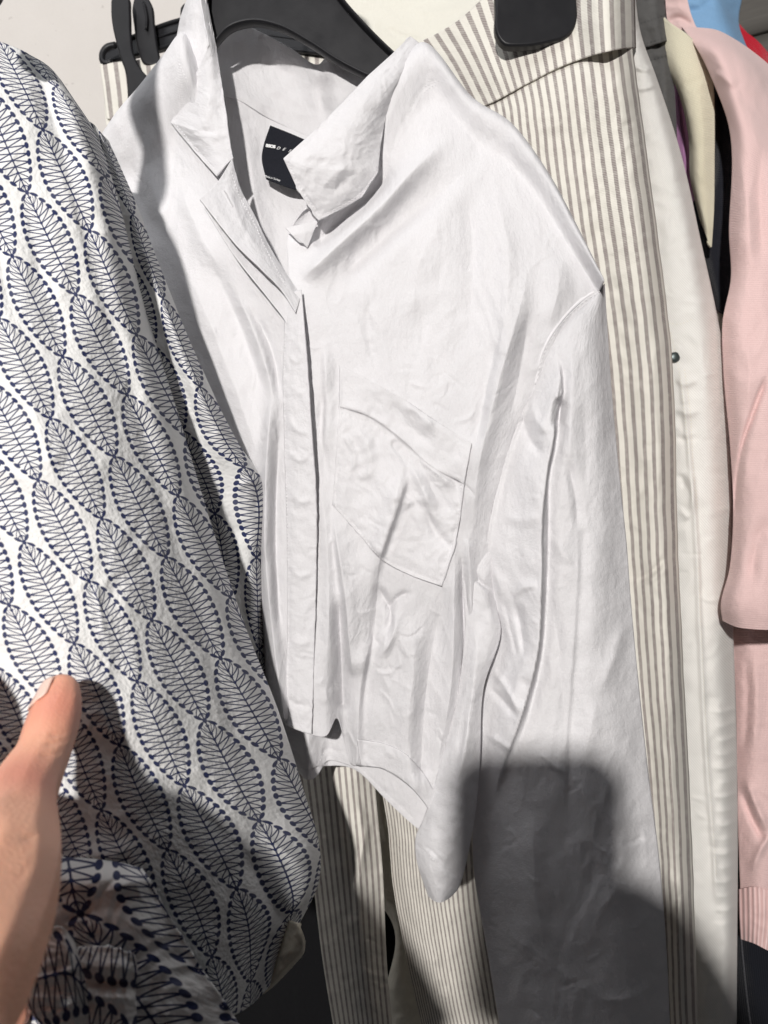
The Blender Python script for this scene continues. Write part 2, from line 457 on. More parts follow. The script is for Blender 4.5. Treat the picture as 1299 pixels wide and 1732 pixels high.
def m_leaves(name, L=.047, S=.0175, Wd=.0096, N=14.0, beadr=.00115, ink=(.016, .024, .085), cloth=(.76, .76, .75)):
    """White puckered cotton printed with rows of navy leaves: spine, zig-zag ribs, beads round the outline."""
    m, nt, b = mat_new(name); uv, u, v = uvxy(nt)
    nd = noise_n(nt, uv, 90, 2, .5)
    masks = []
    for par in (0, 1):
        t = ((u / (2 * S) + .5 * par).fract() - .5) * (2 * S)
        s = (v / L + .5 * par).fract()
        at = t.abs()
        w = (s.pow(.92) * math.pi).sin().max(.0001).pow(.72) * Wd + .0004
        tau = (at / w)
        tc = tau.min(1.0)
        den = (1.0 - tc) * .80 + tc
        dA = (s - (1.0 - tc) * .10) / den
        dB = (s - (1.0 - tc) * (.10 + .80 / N)) / den
        gA = ((dA * N).fract() - .5).abs() * (L / N); gB = ((dB * N).fract() - .5).abs() * (L / N)
        lw = .00044
        rib = gA.min(gB).edge(lw * .6, lw * 1.25) * tau.lt(1.0)
        ends = (s - .5).abs().edge(.455, .465)
        spine = at.edge(.00034, .0006)
        dsn = (((s - .10) / .80 * N).fract() - .5).abs() * (L / N * .80)
        node = (at * at + dsn * dsn).sqrt().edge(.0008, .0012) * (s - .5).abs().lt(.41)
        ds = ((s * N).fract() - .5).abs() * (L / N)
        dw = at - w
        bead = (dw * dw + ds * ds * .8).sqrt().edge(beadr, beadr * 1.3)
        tip = ((s - .5).abs() - .5).abs() * L
        tipd = (tip * tip + at * at).sqrt().edge(.0013, .0017)
        masks.append((rib * ends).max(spine).max(bead).max(tipd).max(node))
    k = masks[0].max(masks[1]) * (nd * .2 + .88)
    c = mixc(nt, k.min(1.0), cloth, ink)
    vo = nt.nodes.new('ShaderNodeTexVoronoi'); nt.links.new(uv, vo.inputs['Vector']); vo.inputs['Scale'].default_value = 430; vo.feature = 'SMOOTH_F1'
    n1 = noise_n(nt, uv, 60, 4, .6); n2 = noise_n(nt, uv, 420, 3, .6)
    p = bump(nt, b, n1, .4, .003); h = (1.0 - E(vo.outputs['Distance'])) * .8 + n2 * .7
    bump(nt, b, h, .55, .0011, p)
    finish_cloth(nt, b, c, .8, .05, .05); b.inputs['Specular IOR Level'].default_value = .3
    return m

def m_wall():
    m, nt, b = mat_new('painted_wall'); t = nt.nodes.new('ShaderNodeTexCoord'); o = t.outputs['Object']
    n = noise_n(nt, o, 160, 4, .6); n2 = noise_n(nt, o, 9, 4, .6); sp = noise_n(nt, o, 120, 2, .5)
    bump(nt, b, n, .35, .0016)
    k = sp.edge(.26, .3)
    c = mixc(nt, n2, (.60, .565, .53), (.68, .645, .61)); c = mixc(nt, k * .35, c, (.33, .30, .28))
    nt.links.new(c, b.inputs['Base Color']); b.inputs['Roughness'].default_value = .75; b.inputs['Specular IOR Level'].default_value = .2
    return m

def m_wood():
    m, nt, b = mat_new('grey_boards'); t = nt.nodes.new('ShaderNodeTexCoord'); o = t.outputs['UV']
    n = noise_n(nt, o, 30, 6, .65, stretch=(.5, 9, 1)); n2 = noise_n(nt, o, 70, 4, .6, stretch=(.3, 10, 1))
    c = mixc(nt, n * .7 + n2 * .3, (.06, .055, .05), (.16, .15, .135)); bump(nt, b, n2, .4, .001)
    nt.links.new(c, b.inputs['Base Color']); b.inputs['Roughness'].default_value = .7; return m

def m_skin():
    m, nt, b = mat_new('skin'); t = nt.nodes.new('ShaderNodeTexCoord'); o = t.outputs['Object']
    n = noise_n(nt, o, 30, 4, .6); n2 = noise_n(nt, o, 700, 3, .6); vo = nt.nodes.new('ShaderNodeTexVoronoi'); nt.links.new(o, vo.inputs['Vector'])
    vo.inputs['Scale'].default_value = 650
    ca = nt.nodes.new('ShaderNodeVertexColor'); ca.layer_name = 'flush'
    n4 = noise_n(nt, o, 160, 3, .65); c = mixc(nt, n * .55 + n4 * .45, (.76, .38, .25), (.85, .47, .32)); c = mixc(nt, E(ca.outputs[0]), c, (.66, .27, .19))
    nt.links.new(c, b.inputs['Base Color'])
    p = bump(nt, b, n, .2, .002); bump(nt, b, E(vo.outputs['Distance']) * .7 + n2 * .4, .35, .0005, p)
    b.inputs['Roughness'].default_value = .48; b.inputs['Specular IOR Level'].default_value = .4
    b.inputs['Subsurface Weight'].default_value = .25; b.inputs['Subsurface Radius'].default_value = (.006, .0022, .0012); b.inputs['Subsurface Scale'].default_value = .6
    return m

def m_plain(name, col, rough=.6, metal=0.):
    m, nt, b = mat_new(name); b.inputs['Base Color'].default_value = col + (1,); b.inputs['Roughness'].default_value = rough; b.inputs['Metallic'].default_value = metal
    t = nt.nodes.new('ShaderNodeTexCoord'); n = noise_n(nt, t.outputs['Object'], 400, 3, .6); bump(nt, b, n, .15, .0005)
    return m

MAT = dict(
    shirt=m_cotton('white_cotton', (.81, .80, .815)), thread=m_plain('white_thread', (.82, .81, .82), .8),
    stripes=m_stripes('striped_twill'), leaves=m_leaves('leaf_print_cotton', L=.0625, S=.0300, Wd=.0142, beadr=.0014), leaves2=m_leaves('leaf_print_cotton_sleeve', L=.062, S=.0290, Wd=.0128, beadr=.0014),
    lining=m_cotton('cream_lining', (.62, .57, .47), .05), facing=m_cotton('cream_facing', (.78, .76, .68), .06),
    white_denim=m_twill('white_denim', (.66, .645, .61), (.87, .855, .82), .0027, .0, .8, -1.0),
    grey_denim=m_twill('washed_black_denim', (.045, .045, .045), (.14, .138, .135), .0024, 0, .5, 1.0, .45),
    grey_thread=m_plain('grey_thread', (.06, .06, .06), .8), cream_thread=m_plain('cream_thread', (.74, .70, .60), .8),
    pink=m_knit('pink_jersey', (.70, .47, .45), (.86, .64, .62), .0024, .0021, .6, .0011, .03), pink_rib=m_rib('pink_rib', (.66, .43, .41), (.82, .60, .58), .0046),
    cream_knit=m_knit('cream_knit', (.54, .50, .37), (.80, .76, .60), .0034, .0024, .3, .0014), black_knit=m_knit('black_knit', (.006, .007, .012), (.016, .017, .024), .0022, .0016, .3, .0006),
    lilac=m_cotton('lilac_jersey', (.56, .28, .52), .03), blue=m_twill('blue_chambray', (.13, .27, .46), (.25, .42, .62), .0012), red=m_knit('red_knit', (.42, .006, .02), (.62, .012, .035), .003, .0024, .3, .0009),
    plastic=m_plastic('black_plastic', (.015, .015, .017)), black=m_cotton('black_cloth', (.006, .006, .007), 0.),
    label=m_twill('black_woven_label', (.006, .007, .011), (.014, .015, .022), .0006), ink=m_plain('white_lettering', (.78, .78, .78), .7),
    rivet=m_plain('dull_metal', (.10, .12, .12), .42, .8), skin=m_skin(), nail=m_plain('nail', (.80, .56, .47), .25),
    wall=m_wall(), wood=m_wood(), phone=m_plain('phone_case', (.03, .03, .035), .4), glass=m_plain('phone_screen', (.01, .01, .012), .08),
)

# ------------------------------------------------------------------ the setting
def build_setting():
    w = surf('wall', [[(-900, -700, 1.05), (650, -700, 1.12), (2300, -700, 1.2)], [(-900, 2600, .98), (650, 2600, 1.05), (2300, 2600, 1.12)]], MAT['wall'], None, step=60, thick=.05)
    structure(w.obj)
    # grey boards beyond the rail at the upper right
    root = new_obj('grey_boarding', None); structure(root)
    for k in range(3):
        y0 = -170 + k * 112
        A = lambda x, y, z: (x, y + (x - 1200) * .12 if True else y, z)
        b = surf('board', [[(1150, y0 + 40, .985), (1420, y0 - 35, 1.0)], [(1150, y0 + 148, .975), (1420, y0 + 73, .99)]], MAT['wood'], root, step=20, thick=.01, uvoff=(k * .37, k * .21))
build_setting()

# ------------------------------------------------------------------ white shirt
def build_shirt():
    T = thing('white_shirt', 'white cotton shirt with chest pocket, hanging open necked on a black hanger', 'shirt')
    m = MAT['shirt']; th = MAT['thread']
    # inside of the back, seen through the open neck
    collar_in = surf('back_neck', [
        [(318, 40, .60), (380, 24, .612), (431, 49, .618), (490, 80, .617), (538, 109, .612), (556, 92, .600), (610, 112, .592), (700, 100, .585)],
        [(340, 110, .60), (385, 105, .615), (435, 118, .625), (490, 136, .626), (532, 152, .618), (558, 155, .602), (610, 165, .598), (700, 170, .585)],
        [(355, 160, .60), (400, 168, .612), (455, 200, .622), (500, 222, .622), (535, 236, .615), (565, 245, .606), (610, 250, .60), (700, 250, .58)]],
        m, T, folds=[F([(545, 100), (528, 150), (540, 200)], 5, 22, 8), F([(420, 120), (480, 160), (530, 190)], 2.5, 14, 8), F([(400, 150), (470, 185), (560, 200)], 2, 10, 10),
                     F([(440, 100), (500, 130)], -2, 12), F([(560, 120), (545, 170), (560, 220)], -4, 12, 18)], noise=1.2, nscale=70, seed=2)
    back = surf('back_panel', [
        [(355, 158, .603), (400, 167, .613), (455, 199, .623), (525, 231, .619), (600, 250, .60), (700, 250, .585)],
        [(375, 300, .597), (415, 315, .606), (465, 340, .612), (535, 370, .605), (610, 370, .588), (700, 360, .575)],
        [(390, 480, .585), (430, 480, .59), (480, 490, .592), (540, 500, .585), (620, 500, .575), (720, 500, .565)],
        [(400, 850, .575), (450, 850, .578), (520, 850, .578), (600, 850, .57), (690, 850, .56), (800, 850, .55)],
        [(430, 1150, .565), (480, 1160, .562), (540, 1160, .562), (600, 1160, .56), (680, 1200, .548), (790, 1250, .535)],
        [(470, 1250, .56), (508, 1300, .54), (542, 1296, .54), (596, 1300, .545), (655, 1354, .535), (740, 1430, .53)]],
        m, T, folds=[F([(420, 200), (430, 320), (470, 470)], 3, 14), F([(400, 260), (420, 380), (460, 480)], -3, 10), F([(500, 330), (490, 420), (500, 500)], 3, 14),
                     F([(520, 1200), (522, 1320)], 9, 22, 16, .3, 0), F([(555, 1230), (555, 1300)], -5, 14, 14, .3, 0)] , noise=1.0, nscale=60, seed=3)
    # wavy lower back hem that hangs below the front
    hemb = surf('back_hem', [
        [(462, 1200, .552), (490, 1205, .545), (520, 1208, .535), (545, 1205, .54), (560, 1200, .545), (580, 1210, .54), (604, 1225, .538), (650, 1270, .531), (700, 1300, .526), (760, 1340, .524)],
        [(466, 1240, .552), (493, 1262, .545), (520, 1272, .533), (541, 1258, .54), (557, 1252, .544), (580, 1262, .539), (604, 1275, .536), (652, 1320, .530), (700, 1362, .525), (760, 1400, .523)],
        [(470, 1262, .552), (500, 1300, .543), (520, 1319, .531), (537, 1312, .538), (553, 1288, .544), (578, 1291, .539), (600, 1300, .535), (653, 1353, .529), (702, 1398, .524), (765, 1440, .522)]],
        m, T, noise=.8, nscale=50, seed=8, seams=[[(503, 1290), (520, 1300), (537, 1292), (553, 1268), (580, 1273)], [(612, 1302), (655, 1344), (700, 1386)]], folds=creases(5, (470, 1210, 720, 1400), 10, 60, 40, 30, .6, 5))
    stitching('stitching', hemb, [(503, 1290), (520, 1300), (537, 1292), (553, 1268), (580, 1273)], th, T)
    stitching('stitching', hemb, [(612, 1302), (655, 1344), (700, 1386)], th, T)
    # left front (viewer's side beside the printed garment)
    lf = surf('front_panel', [
        [(190, 262, .66), (214, 208, .657), (248, 162, .65), (288, 108, .64), (320, 66, .63), (356, 100, .60), (385, 270, .58)],
        [(176, 243, .635), (203, 193, .63), (239, 148, .622), (279, 95, .612), (311, 55, .60), (345, 120, .585), (380, 290, .572)],
        [(190, 320, .618), (225, 300, .61), (262, 275, .60), (298, 260, .59), (330, 270, .58), (356, 296, .573), (390, 322, .565)],
        [(205, 430, .598), (240, 415, .59), (280, 405, .58), (318, 398, .570), (352, 398, .562), (384, 405, .556), (416, 420, .55)],
        [(262, 620, .57), (302, 610, .565), (342, 600, .558), (382, 590, .55), (420, 580, .543), (455, 575, .537), (497, 570, .53)],
        [(345, 760, .558), (372, 760, .552), (398, 758, .545), (424, 756, .537), (446, 754, .530), (470, 752, .526), (503, 750, .522)],
        [(418, 830, .562), (426, 828, .552), (434, 826, .543), (441, 824, .534), (449, 822, .526), (472, 820, .523), (506, 818, .520)],
        [(436, 920, .558), (438, 918, .548), (440, 916, .539), (442, 914, .531), (448, 912, .524), (474, 910, .521), (506, 908, .518)],
        [(438, 1030, .558), (440, 1030, .548), (442, 1030, .539), (445, 1030, .531), (452, 1030, .525), (477, 1030, .521), (506, 1030, .517)],
        [(446, 1140, .558), (448, 1141, .548), (451, 1142, .539), (455, 1143, .531), (462, 1144, .525), (482, 1145, .521), (506, 1146, .517)],
        [(452, 1206, .558), (456, 1208, .548), (460, 1211, .539), (465, 1215, .531), (473, 1220, .525), (489, 1227, .521), (508, 1235, .517)]],
        m, T, folds=[F([(300, 420), (360, 560), (420, 720), (450, 830)], 4, 22, 16), F([(350, 430), (410, 560), (455, 690)], -4, 14, 14), F([(390, 470), (440, 590), (470, 700)], 4, 12, 9),
                     F([(425, 520), (462, 600), (475, 690)], -3, 8, 8), F([(462, 640), (452, 760), (447, 900), (462, 1080), (480, 1215)], 7, 10, 14, .15, 0),
                     F([(474, 700), (466, 900), (476, 1100)], -3, 7, 7), F([(250, 200), (255, 300), (300, 420)], 4, 26, 18), F([(215, 260), (240, 340), (280, 420)], -3, 18), F([(300, 300), (330, 380), (380, 470)], 3, 16),
                     F([(340, 120), (300, 230), (290, 330)], -4, 20)] + creases(11, (200, 250, 480, 1200), 60, 75, 30, 50, .7, 4.5), noise=1.4, nscale=70, nstretch=2, seed=4, fscale=1.6)
    # right front, the broad one with the pocket
    RF = [
        [(536, 372, .575), (560, 318, .578), (622, 240, .582), (672, 152, .592), (722, 86, .61), (806, 184, .60), (870, 226, .59), (928, 304, .575), (976, 392, .555), (1014, 482, .535)],
        [(530, 356, .556), (550, 300, .560), (612, 224, .564), (664, 138, .568), (716, 72, .574), (802, 168, .565), (866, 210, .556), (926, 290, .541), (975, 380, .522), (1020, 474, .505)],
        [(487, 398, .550), (550, 372, .549), (622, 310, .550), (684, 230, .553), (734, 178, .555), (804, 240, .546), (866, 285, .536), (922, 355, .522), (968, 428, .51), (1012, 495, .503)],
        [(487, 440, .543), (552, 420, .540), (626, 375, .538), (690, 310, .540), (745, 270, .541), (808, 310, .535), (868, 345, .526), (920, 400, .514), (964, 460, .506), (1006, 510, .503)],
        [(488, 500, .532), (560, 488, .529), (630, 462, .525), (700, 432, .523), (760, 420, .521), (820, 430, .516), (870, 450, .510), (918, 480, .504), (958, 512, .501), (992, 540, .505)],
        [(503, 620, .522), (565, 615, .520), (630, 612, .515), (690, 610, .511), (750, 612, .507), (800, 615, .503), (845, 620, .500), (880, 628, .499), (908, 640, .502), (936, 650, .510)],
        [(513, 800, .517), (560, 800, .514), (610, 800, .510), (660, 800, .505), (705, 800, .502), (745, 800, .499), (780, 800, .497), (810, 800, .497), (842, 800, .501), (872, 800, .512)],
        [(513, 1000, .514), (560, 1000, .512), (605, 1000, .508), (650, 1000, .505), (690, 1000, .502), (725, 1000, .499), (755, 1000, .497), (785, 1000, .498), (814, 1000, .502), (848, 1000, .512)],
        [(510, 1140, .513), (548, 1142, .508), (572, 1140, .515), (598, 1150, .515), (640, 1160, .507), (680, 1172, .503), (715, 1188, .500), (745, 1208, .499), (775, 1230, .502), (800, 1250, .512)],
        [(510, 1238, .513), (549, 1246, .506), (571, 1216, .515), (592, 1290, .524), (610, 1296, .518), (649, 1302, .509), (687, 1326, .504), (713, 1353, .502), (738, 1390, .503), (765, 1420, .512)]]
    rf = surf('front_panel', RF, m, T, step=2.4, fscale=1.7, seams=[[(606, 1252), (649, 1258), (687, 1277), (714, 1305), (735, 1340)], [(742, 136), (719, 146), (690, 192), (666, 242), (645, 300)]], folds=[
        F([(505, 478), (560, 425), (640, 352), (720, 268), (780, 225)], 9, 20, 17, .12, .35), F([(560, 480), (630, 420), (720, 345), (820, 268)], -7, 20, 30, .2, .3), F([(530, 420), (580, 372), (640, 318), (665, 260)], -7, 14, 16, .1, .3),
        F([(620, 470), (740, 340), (830, 262)], 3.5, 26, 30), F([(700, 560), (705, 460), (760, 350)], 2.5, 30, 22), F([(690, 430), (715, 560), (700, 640)], -2, 22),
        F([(830, 300), (860, 420), (850, 560), (815, 700)], 3.5, 26, 22), F([(790, 300), (800, 450), (790, 600)], -2.5, 22),
        F([(900, 420), (880, 520), (845, 640), (810, 790), (795, 920)], 5, 26, 16, .3, .2), F([(850, 540), (822, 660), (800, 780)], -4, 14, 12),
        F([(895, 520), (885, 600), (860, 720)], -3, 12, 12), F([(940, 420), (945, 480), (925, 560)], 2.5, 18),
        F([(630, 480), (622, 560), (640, 640)], -1.2, 10), F([(562, 850), (572, 930), (584, 1010), (592, 1100), (598, 1150)], 5, 6, 24, .3, .1), F([(548, 560), (552, 680), (546, 800)], 3, 7, 16),
        F([(552, 640), (545, 720), (553, 820)], -2.5, 8), F([(540, 800), (552, 900), (556, 1020), (552, 1160)], 3, 12, 10), F([(572, 1000), (576, 1080), (580, 1190)], -5, 9, 9, .3, 0),
        F([(690, 760), (665, 860), (640, 960), (634, 1030)], 3.0, 24, 7), F([(660, 880), (640, 980), (635, 1050), (618, 1160), (606, 1240)], -3.0, 9, 12),
        F([(634, 985), (650, 1010), (662, 1045), (650, 1080)], -4, 10, 7), F([(660, 1020), (668, 1060), (640, 1120)], 3, 9, 9), F([(635, 1050), (612, 1150), (603, 1290)], 4, 18, 8, .3, 0),
        F([(755, 990), (735, 1080), (720, 1180), (712, 1300)], -4, 16, 18, .25, 0), F([(690, 1030), (700, 1120), (690, 1230), (700, 1330)], 3.5, 26, 18, .25, 0),
        F([(781, 930), (783, 1010), (785, 1110), (781, 1200)], -4, 5, 7, .25, .2), F([(790, 880), (797, 1000), (800, 1080)], 3.5, 9, 12), F([(770, 900), (768, 1010), (764, 1150), (735, 1320)], 4, 14, 10),
        F([(720, 850), (742, 905), (770, 930)], -3, 10, 6), F([(700, 1000), (672, 1012), (655, 1035)], -2.2, 6),
        ] + creases(21, (560, 620, 790, 1000), 40, 50, 35, 45, .8, 4.5) + creases(22, (540, 1000, 760, 1300), 50, 75, 35, 45, .7, 4.5) + creases(23, (540, 330, 960, 640), 46, 100, 35, 60, .45, 6) + creases(24, (560, 420, 900, 1250), 60, 20, 50, 26, .35, 3.6),
        noise=1.5, nscale=85, nstretch=1.6, seed=9)
    # hem band turned up on the front
    stitching('stitching', rf, [(606, 1252), (649, 1258), (687, 1277), (714, 1305), (735, 1340)], th, T)
    stitching('stitching', lf, [(455, 1180), (470, 1186), (482, 1190)], th, T)
    # side of the body falling forward under the arm, with its own hem
    sp = surf('side_panel', [
        [(822, 900, .512), (834, 910, .506), (846, 920, .508), (856, 930, .515)],
        [(786, 960, .503), (806, 970, .497), (822, 985, .497), (838, 1000, .506)],
        [(786, 1060, .501), (810, 1060, .494), (830, 1064, .492), (847, 1070, .497)],
        [(776, 1160, .500), (790, 1160, .493), (806, 1160, .490), (819, 1160, .494)],
        [(742, 1300, .500), (764, 1300, .491), (790, 1300, .487), (811, 1300, .492)],
        [(718, 1380, .501), (744, 1385, .490), (774, 1390, .486), (801, 1395, .491)],
        [(702, 1425, .503), (726, 1440, .490), (756, 1460, .486), (784, 1478, .491)],
        [(706, 1462, .503), (728, 1485, .491), (752, 1498, .487), (775, 1503, .492)],
        [(724, 1516, .503), (736, 1525, .493), (748, 1526, .490), (762, 1518, .494)]],
        m, T, back=.03, seams=[[(705, 1430), (728, 1450), (756, 1472), (772, 1482)]], folds=[F([(800, 1000), (806, 1100), (790, 1230), (755, 1400)], 3, 12, 9), F([(795, 1150), (775, 1290), (745, 1420)], -2.5, 9), F([(795, 1185), (788, 1260), (768, 1340)], 2.5, 7),
                               F([(712, 1424), (740, 1450), (762, 1468)], -1.6, 4), F([(722, 1440), (742, 1458)], 1.6, 5), F([(735, 1438), (758, 1466)], 1.2, 4), F([(788, 955), (812, 985), (834, 1003)], -5, 4, 5)] + creases(31, (720, 1150, 820, 1480), 16, 110, 25, 40, .7, 5), noise=.7, nscale=45, seed=12)
    stitching('stitching', sp, [(705, 1430), (728, 1450), (756, 1472), (772, 1482)], th, T)
    # right sleeve
    SL = [
        [(1010, 486, .512), (1016, 484, .506), (1020, 482, .505), (1022, 480, .508), (1023, 480, .516)],
        [(935, 565, .505), (962, 556, .497), (988, 550, .495), (1010, 548, .499), (1027, 548, .512)],
        [(903, 652, .506), (935, 652, .495), (972, 652, .489), (1008, 652, .491), (1034, 652, .508)],
        [(866, 742, .506), (905, 745, .491), (955, 748, .486), (1005, 752, .487), (1043, 755, .506)],
        [(846, 805, .505), (890, 812, .489), (948, 820, .484), (1005, 822, .485), (1050, 825, .504)],
        [(822, 930, .505), (876, 930, .488), (940, 930, .483), (1006, 930, .483), (1061, 930, .502)],
        [(826, 1000, .508), (878, 1000, .489), (940, 1000, .482), (1008, 1000, .482), (1066, 1000, .501)],
        [(838, 1080, .510), (884, 1080, .490), (945, 1080, .482), (1012, 1080, .481), (1073, 1080, .500)],
        [(816, 1180, .508), (872, 1180, .488), (945, 1180, .480), (1018, 1180, .480), (1083, 1180, .499)],
        [(806, 1300, .506), (870, 1300, .486), (948, 1300, .478), (1026, 1300, .478), (1096, 1300, .498)],
        [(800, 1450, .506), (872, 1450, .486), (955, 1450, .478), (1040, 1450, .478), (1115, 1450, .498)],
        [(826, 1620, .508), (895, 1620, .488), (975, 1620, .480), (1058, 1620, .480), (1128, 1620, .500)],
        [(850, 1760, .512), (915, 1760, .492), (990, 1760, .484), (1065, 1760, .484), (1134, 1760, .504)],
        [(880, 1900, .515), (935, 1900, .496), (1000, 1900, .488), (1065, 1900, .488), (1138, 1900, .508)]]
    sl = surf('sleeve', SL, m, T, step=2.6, back=.05, fscale=1.15, seams=[[(1008, 500), (985, 512), (944, 556), (918, 604), (908, 645)], [(825, 1560), (880, 1600), (950, 1650), (1005, 1690)]], folds=[
        F([(938, 590), (950, 660), (938, 710), (936, 750), (925, 800), (918, 860), (915, 1000), (911, 1090), (885, 1200), (850, 1300), (830, 1370)], 11, 34, 3.2, .12, .25),
        F([(955, 600), (947, 680), (945, 720), (930, 800), (928, 900), (924, 1020), (918, 1100), (893, 1210), (862, 1300)], -7, 3.2, 14, .15, .25),
        F([(945, 668), (941, 700), (940, 728)], -9, 7, 8, .3, .3),
        F([(1000, 560), (990, 700), (992, 850), (978, 1000), (972, 1150), (960, 1300), (965, 1450)], -2.6, 16, 20, .2, .2), F([(970, 560), (965, 680), (962, 800)], 3, 14),
        F([(958, 770), (975, 850), (976, 900)], -4, 8, 10), F([(979, 880), (976, 1000), (968, 1120), (958, 1250), (954, 1400)], 2.2, 16, 5, .2, .25),
        F([(930, 970), (945, 1100), (958, 1250)], -2, 9, 9), F([(928, 900), (955, 940), (975, 960)], 1.5, 10),
        F([(895, 670), (866, 745), (846, 810), (828, 890), (820, 960)], 3, 5, 5, .1, .2), F([(880, 690), (895, 740), (925, 780)], -3, 9), F([(905, 665), (900, 690), (930, 740)], 3, 10, 8),
        F([(850, 870), (880, 880), (920, 870)], 1.5, 9), F([(832, 950), (850, 1010), (866, 1080), (882, 1132)], 4, 7, 12), F([(846, 990), (862, 1060), (880, 1130)], -4, 5, 7), F([(868, 1012), (885, 995), (912, 990)], 2.5, 6, 10), F([(870, 1012), (880, 1060), (888, 1120)], -4, 7, 8),
        F([(828, 1128), (850, 1155), (880, 1210)], 3.5, 7, 6), F([(826, 1160), (850, 1185), (878, 1218)], -3, 6), F([(820, 1240), (850, 1258), (870, 1275)], 2.5, 6), F([(880, 1140), (890, 1165), (880, 1200)], -3, 12),
        F([(1060, 1040), (1040, 1110), (1010, 1180)], 2.5, 14, 10), F([(1010, 1180), (1000, 1230), (985, 1300)], 1.5, 12), F([(905, 1265), (930, 1290), (960, 1310)], 1.5, 6),
        F([(1070, 1420), (1060, 1425), (1095, 1415)], -1.5, 5), F([(1030, 1300), (1050, 1420), (1060, 1560)], 2.5, 26, 18), F([(900, 1350), (905, 1500), (930, 1650)], 3, 30, 22), F([(825, 1560), (880, 1600), (950, 1650), (1005, 1690)], 1.0, 6, 12),
        F([(940, 1560), (945, 1640), (960, 1700)], -1.5, 16), F([(1000, 1690), (1060, 1690), (1110, 1660)], .8, 7, 9),
        ] + creases(41, (840, 680, 1070, 1300), 70, 85, 40, 45, .5, 4.5) + creases(43, (840, 680, 1070, 1300), 50, 20, 40, 24, .4, 3.6) + creases(42, (820, 1300, 1110, 1740), 40, 70, 50, 45, .7, 5.5), noise=1.5, nscale=80, nstretch=1.8, seed=15)
    stitching('stitching', [sl, rf], [(1016, 492), (985, 512), (944, 556), (918, 604), (908, 645)], th, T, dash=7, gap=1.5, w=1.4, off=.001)
    tube('armhole_seam', np.concatenate([(q := np.array([(1019, 486), (986, 506), (942, 552), (915, 602), (905, 650)], float)), (depth_on([sl, rf], q[:, 0], q[:, 1]) + .0004)[:, None]], 1), .0011, m, T, 8)
    # placket: stitched strip carrying the hidden buttons, its free edge standing off the other front
    pl = surf('placket', [
        [(478, 500, .530), (490, 496, .526), (501, 492, .524), (510, 490, .524)],
        [(481, 560, .524), (493, 560, .519), (505, 560, .515), (515, 560, .513)],
        [(478, 640, .521), (493, 640, .516), (508, 640, .512), (521, 640, .509)],
        [(480, 720, .519), (496, 720, .513), (512, 720, .509), (526, 720, .506)],
        [(482, 800, .518), (499, 800, .512), (516, 800, .508), (532, 800, .505)],
        [(484, 860, .517), (501, 860, .511), (518, 860, .508), (535, 860, .506)],
        [(486, 950, .516), (503, 950, .511), (520, 950, .509), (535, 950, .508)],
        [(486, 1050, .516), (502, 1050, .511), (518, 1050, .509), (533, 1050, .508)],
        [(484, 1150, .516), (500, 1150, .511), (516, 1150, .509), (530, 1150, .508)],
        [(483, 1228, .515), (498, 1233, .510), (513, 1238, .508), (527, 1241, .507)]],
        m, T, step=2, thick=.0012, seams=[[(482, 562), (480, 640), (482, 720), (485, 860), (488, 1000), (487, 1140), (486, 1225)], [(485, 1188), (500, 1192), (514, 1196), (527, 1198)]], folds=[F([(484, 700), (510, 730), (522, 725)], 1.5, 6), F([(486, 760), (506, 778), (528, 770)], 1.6, 6), F([(490, 830), (512, 850), (530, 840)], 1.4, 6), F([(490, 650), (508, 665), (520, 660)], 1.2, 5),
                                          F([(490, 960), (510, 975), (530, 965)], 1.3, 6), F([(490, 1080), (510, 1090), (528, 1082)], 1.2, 6), F([(487, 1180), (505, 1192), (525, 1190)], -1.2, 5), F([(488, 600), (500, 612), (515, 600)], 1, 5)], noise=.6, nscale=30, seed=17)
    stitching('stitching', pl, [(482, 562), (480, 640), (482, 720), (485, 860), (488, 1000), (487, 1140), (486, 1225)], th, T, w=1.2)
    stitching('stitching', pl, [(485, 1188), (500, 1192), (514, 1196), (527, 1198)], th, T, w=1.2)
    # turned-back top of the placket (two layers) with a buttonhole
    surf('under_placket', [
        [(346, 352, .541), (368, 332, .549), (396, 300, .560)],
        [(400, 437, .532), (412, 410, .541), (430, 375, .552)],
        [(450, 500, .526), (458, 470, .533), (466, 440, .545)],
        [(487, 551, .523), (494, 525, .526), (500, 500, .532)],
        [(500, 592, .520), (505, 580, .521), (511, 560, .523)]], m, T, step=2.2, noise=.5, nscale=40, seed=18)
    fl = surf('placket_flap', [
        [(338, 336, .536), (354, 322, .541), (372, 302, .547), (393, 268, .556)],
        [(368, 375, .531), (382, 358, .537), (396, 338, .545), (408, 320, .554)],
        [(398, 412, .526), (408, 396, .532), (418, 376, .541), (428, 358, .550)],
        [(441, 454, .521), (446, 440, .526), (451, 424, .534), (456, 416, .542)],
        [(480, 495, .520), (484, 488, .523), (488, 480, .527), (492, 474, .533)],
        [(500, 528, .516), (503, 520, .518), (506, 510, .520), (510, 500, .524)]],
        m, T, step=1.8, thick=.0012, folds=[F([(380, 305), (410, 380), (450, 440)], 1.5, 7), F([(420, 340), (440, 390), (470, 450)], -1.5, 6)], noise=.6, nscale=40, seed=19)
    stitching('buttonhole', fl, [(378, 322), (384, 331), (389, 341), (394, 350)], th, T, dash=1.2, gap=.6, w=4.0)
    stitching('stitching', fl, [(392, 290), (404, 330), (424, 365), (452, 425), (486, 488)], th, T)
